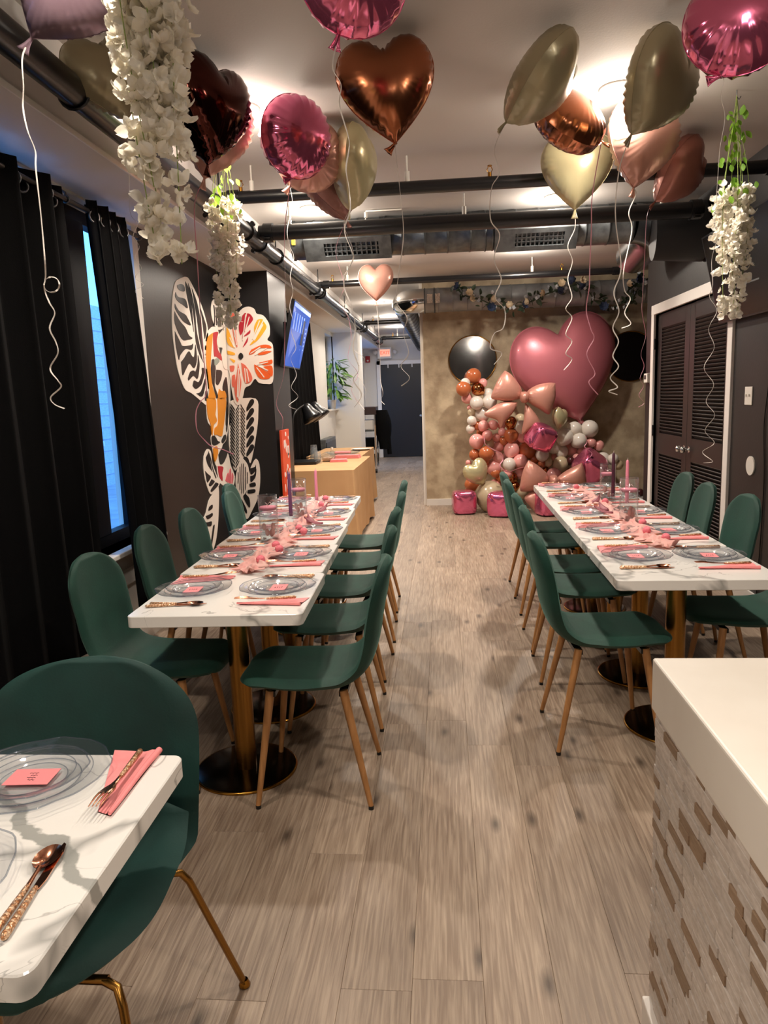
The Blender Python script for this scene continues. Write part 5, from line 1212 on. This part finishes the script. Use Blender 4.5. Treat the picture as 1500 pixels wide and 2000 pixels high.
# ================================================================ HALL
t = thing('exit_sign', 'white exit sign with red letters above the far black door', 'exit sign', (-1.36, 17.40, 2.47))
MB().rbox(-.2, .14, -.05, .0, -.13, .13, .01).build('housing', M['plastic'], t)
MB().box(-.14, .10, -.054, -.05, -.08, .08).build('face', emitter('exit_face', '#ffb59a', .8), t)
cu = bpy.data.curves.new('exit_letters', 'FONT'); cu.body = 'EXIT'; cu.size = .11; cu.extrude = .003; cu.align_x = 'CENTER'; cu.align_y = 'CENTER'
tmp = bpy.data.objects.new('exit_letters', cu); COL.objects.link(tmp); me = bpy.data.meshes.new_from_object(tmp.evaluated_get(bpy.context.evaluated_depsgraph_get())); bpy.data.objects.remove(tmp)
me.materials.clear(); me.materials.append(emitter('exit_red', '#ff3b1e', 1.6)); link('letters', me, t, (-.02, -.056, 0), (R(90), 0, 0))
for x in (-.25, .22): MB().lathe([(.001, -.06), (.05, -.055), (.055, -.02), (.02, .0)], 14, (x, 0, .02), axis='y').build('lamp_head', M['plastic'], t)
t = thing('fire_alarm', 'red fire alarm strobe on the bluish far wall', 'fire alarm', (-1.8, 17.47, 2.34))
MB().rbox(-.055, .055, -.05, 0, -.075, .075, .008).build('body', mat('alarm_red', '#a51a1c', .4), t); MB().ball((0, -.05, -.03), (.025, .02, .02), 12, 8).build('strobe', M['plastic'], t)
# plant on the hall window sill
p0 = Vector((-1.90, 12.2, 1.28)); t = thing('potted_plant', 'bushy green plant in a white pot on the hall window sill', 'plant', p0)
MB().lathe([(.001, 0), (.065, 0), (.085, .14), (.09, .15), (.08, .15), (.07, .13), (.001, .12)], 20).build('pot', M['plastic'], t)
PLF = leaf_mesh(mat('plant_leaf', '#2f5e24', .45, col2='#7ba23c', nscale=9, sub=.05), .21, .032); rr = random.Random(9)
for k in range(7): MB().tube(spline([(0, 0, .12), (rr.uniform(-.04, .05), rr.uniform(-.05, .05), .35), (rr.uniform(-.05, .13), rr.uniform(-.15, .12), rr.uniform(.5, .75))], 5), .006, 5).build('stem', M['stem'], t)
for k in range(110):
    z = rr.uniform(.2, .8); q = .05 + .09*math.sin(PI*min(1, (z-.1)/.75)); a = rr.uniform(0, 6.3)
    link('leaf', PLF, t, (q*math.cos(a) + .05, q*1.3*math.sin(a), z), (rr.uniform(-.9, .5), rr.uniform(-.5, .5), a - PI/2), rr.uniform(.6, 1.1))
# trolley / shelf unit and coat by the column
t = thing('shelf_cart', 'tall dark shelf cart with wooden top standing beside the white hall column', 'cart', (-1.44, 14.1, 0))
MB().rbox(-.25, .13, -.25, .25, 1.12, 1.27, .01).build('top', mat('cart_wood', '#2e1a18', .4), t)
for x in (-.22, .1):
    for y in (-.22, .22): MB().box(x-.015, x+.015, y-.015, y+.015, .08, 1.13).build('post', M['chrome'], t)
for z in (.12, .45, .8): MB().box(-.23, .11, -.23, .23, z, z+.02).build('shelf', M['steel'], t)
for z, m in ((.14, 'blackfab'), (.47, 'blackfab'), (.82, 'white')): MB().rbox(-.2, .08, -.2, .2, z, z+.2, .03).build('stored_bundle', M[m], t)
for x in (-.22, .1): MB().cyl((x-.02, -.22, .04), (x+.02, -.22, .04), .04, n=14).build('caster', M['black'], t)
b = MB()
def coat(u, v):
    a = 2*PI*u; w = .10 + .05*math.sin(PI*min(1, v*1.2)) - .04*max(0, v-.75)*4*.3; return (w*math.cos(a)*1.1 + .05*v + .01*math.sin(5*a + 6*v), .09*math.sin(a)*(1+.1*math.sin(7*v)), -.75*v)
b.grid(coat, 20, 14, True, True); b.cyl((.1, 0, -.1), (.14, -.02, -.85), .05, .045, 12); b.add([coat(i/20, 0) for i in range(20)], [list(range(20))])
tag(b.build('hanging_coat', M['blackfab'], None, (-1.22, 14.0, 1.2)), 'black coat hung over the side of the hall shelf cart', 'coat')
t = thing('radiator_heater', 'low dark panel heater against the white hall wall behind the buffet', 'heater', (-1.84, 11.2, 0))
MB().rbox(-.04, .06, -.5, .5, .35, .85, .01).build('panel', M['steel'], t); MB().rbox(.06, .07, -.45, .45, .42, .8, .004).build('grille', M['black'], t); MB().box(-.03, .03, -.4, -.36, 0, .36).box(-.03, .03, .36, .4, 0, .36).build('foot', M['black'], t)
# ================================================================ BUFFET
def draped(name, label, x0, x1, y0, y1, h, seed):
    t = thing(name, label, 'table', ((x0+x1)/2, (y0+y1)/2, 0), 0, 'tan cloth buffet tables'); w, d = (x1-x0)/2, (y1-y0)/2
    MB().box(-w+.02, w-.02, -d+.02, d-.02, h-.03, h-.004).build('table_top', M['white'], t)
    for sx in (-1, 1):
        for sy in (-1, 1): MB().cyl((sx*(w-.08), sy*(d-.08), 0), (sx*(w-.08), sy*(d-.08), h-.03), .015, n=8).build('leg', M['black'], t)
    b = MB(); per = rrect(-w, w, -d, d, .02, 4); pts = []
    for i, p in enumerate(per):
        q = per[(i+1) % len(per)]; L = math.hypot(q[0]-p[0], q[1]-p[1]); k = max(1, int(L/.02))
        for j in range(k): pts.append((p[0]+(q[0]-p[0])*j/k, p[1]+(q[1]-p[1])*j/k))
    n = len(pts); rows = 8; vs = []
    for r_ in range(rows + 1):
        v = r_/rows
        for i, (x, y) in enumerate(pts):
            cor = min(abs(abs(x)-w) + abs(abs(y)-d), .3); fold = max(0, 1 - cor/.26)
            o = v*(.006 + .035*fold*(.6 + .4*math.sin(i*1.15 + seed)) + .006*math.sin(i*.33 + seed)); l = math.hypot(x, y)
            nx = (1 if x > 0 else -1) if abs(abs(x)-w) < .021 else 0; ny = (1 if y > 0 else -1) if abs(abs(y)-d) < .021 else 0
            vs.append((x + nx*o, y + ny*o, h - (h-.03)*v + (.012 if r_ == rows else 0)*math.sin(i*.2)))
    b.add(vs, [(r_*n+i, (r_+1)*n+i, (r_+1)*n+(i+1) % n, r_*n+(i+1) % n) for r_ in range(rows) for i in range(n)], True)
    b.add(vs[:n], [list(range(n))]); b.build('tablecloth', M['tan'], t); return t
draped('buffet_table', 'nearer buffet table under a tan cloth at the end of the left row', -1.64, -.91, 7.08, 8.72, .75, 1)
draped('buffet_table', 'farther buffet table under a tan cloth, behind the first one', -1.72, -1.02, 8.78, 10.3, .75, 3)
cupm = thin_glass('clear_cup', (.9, .92, .93), .06, 1.45, .08, '#dfe3e6')
def cups(x, y, n, lab):
    t = thing('cup_stack', lab, 'cups', (x, y, .75))
    for k in range(n): MB().lathe([(.044, .0), (.045, .003), (.033, .11), (.001, .11)], 20, (0, 0, k*.03)).build('cup', cupm, t)
cups(-1.47, 8.0, 4, 'tall stack of upturned clear plastic cups on the buffet'); cups(-1.41, 7.88, 2, 'short stack of upturned clear plastic cups on the buffet')
def napk(x, y, rz, lab, w=.2, d=.13, h=.03, m='napkin'):
    t = thing('napkin_pack', lab, 'napkins', (x, y, .75), rz)
    for k in range(4): MB().rbox(-w/2+.004*k, w/2-.003*k, -d/2, d/2, k*h/4, (k+1)*h/4, .003).build('napkin', M[m], t)
napk(-1.2, 8.05, .1, 'pile of pink napkins on the nearer buffet table'); napk(-1.16, 8.5, -.1, 'pack of pink napkins farther back on the nearer buffet table', .3, .14, .04)
t = thing('platter', 'clear plastic platter with pink packets on the farther buffet table', 'platter', (-1.3, 9.1, .75)); MB().lathe([(.001, .004), (.16, .006), (.22, .03), (.225, .032), (.16, .0), (.001, 0)], 32).build('dish', cupm, t); MB().rbox(-.1, .1, -.06, .05, .008, .04, .01).build('packet', M['napkin'], t)
t = thing('platter', 'empty pale platter near the aisle corner of the farther buffet table', 'platter', (-1.14, 9.75, .75)); MB().lathe([(.001, .004), (.1, .006), (.14, .02), (.143, .022), (.1, .0), (.001, 0)], 28).build('dish', M['plastic'], t)
t = thing('plastic_bag', 'crumpled clear plastic bag of cutlery beside the cups', 'bag', (-1.33, 8.1, .75)); b = MB(); b.grid(lambda u, v: (.09*math.cos(2*PI*u)*math.sin(PI*v)*(1+.15*noise.noise((u*9, v*9, 1))), .07*math.sin(2*PI*u)*math.sin(PI*v)*(1+.15*noise.noise((u*7, v*9, 4))), .055 - .055*math.cos(PI*v)*(1+.1*noise.noise((u*6, v*6, 2)))), 28, 14, False, True); b.build('film', cupm, t); MB().rbox(-.06, .05, -.04, .04, .006, .05, .01).build('contents', M['glitter'], t)
t = thing('small_bottle', 'small clear bottle with pale cap on the buffet', 'bottle', (-1.33, 8.42, .75)); MB().lathe([(.001, 0), (.025, 0), (.027, .01), (.027, .09), (.014, .105), (.014, .115)], 18).build('bottle', cupm, t); MB().cyl((0, 0, .113), (0, 0, .14), .016, n=14).build('cap', M['plastic'], t)
t = thing('heat_lamp', 'black twin-head heat lamp standing by the near buffet table', 'lamp', (-1.72, 7.72, 0))
MB().rbox(-.09, .28, -.16, .12, .752, .79, .01).build('base', M['black'], t, (0, 0, 0))
MB().tube(spline([(0, 0, .78), (0, 0, 1.1), (.02, .05, 1.3), (.10, .2, 1.39)], 6), .012, 8).build('arm', M['black'], t)
def shade(c, d, r, nm):
    c, d = Vector(c), Vector(d).normalized(); prof = [(.02, 0), (.05, .01), (.062, .05), (.075, .1), (.11, .17), (.115, .2), (.11, .2), (.07, .1)]
    b = MB(); b.tube([c + d*z for q, z in prof], [q*r for q, z in prof], 24, caps=False); s = b.build(nm, M['pipe'], t)
    MB().ball(c + d*.14, (.055, .055, .055), 14, 8).build('bulb', M['plastic'], s)
shade((.09, .3, 1.40), (.45, -.1, -.8), 1.0, 'shade'); shade((.12, .62, 1.41), (.5, -.05, -.75), 1.0, 'shade')
t.location = (-1.68, 7.9, 0)

# thin conduit on the ceiling in front of the duct
b = MB(); b.tube([at(714, 432, 5.95) + Vector((0, 0, 0)), Vector((at(714, 400, 5.9).x, 5.9, ZC-.012)), Vector((at(714, 400, 5.9).x + .28, 5.9, ZC-.012))], .006, 6)
b.cyl((at(714, 400, 5.9).x, 5.9, ZC-.06), (at(714, 400, 5.9).x, 5.9, ZC-.02), .014, n=10)
tag(b.build('ceiling_conduit', M['plastic']), 'thin white conduit bending down from the ceiling beside the cream balloon', 'conduit')
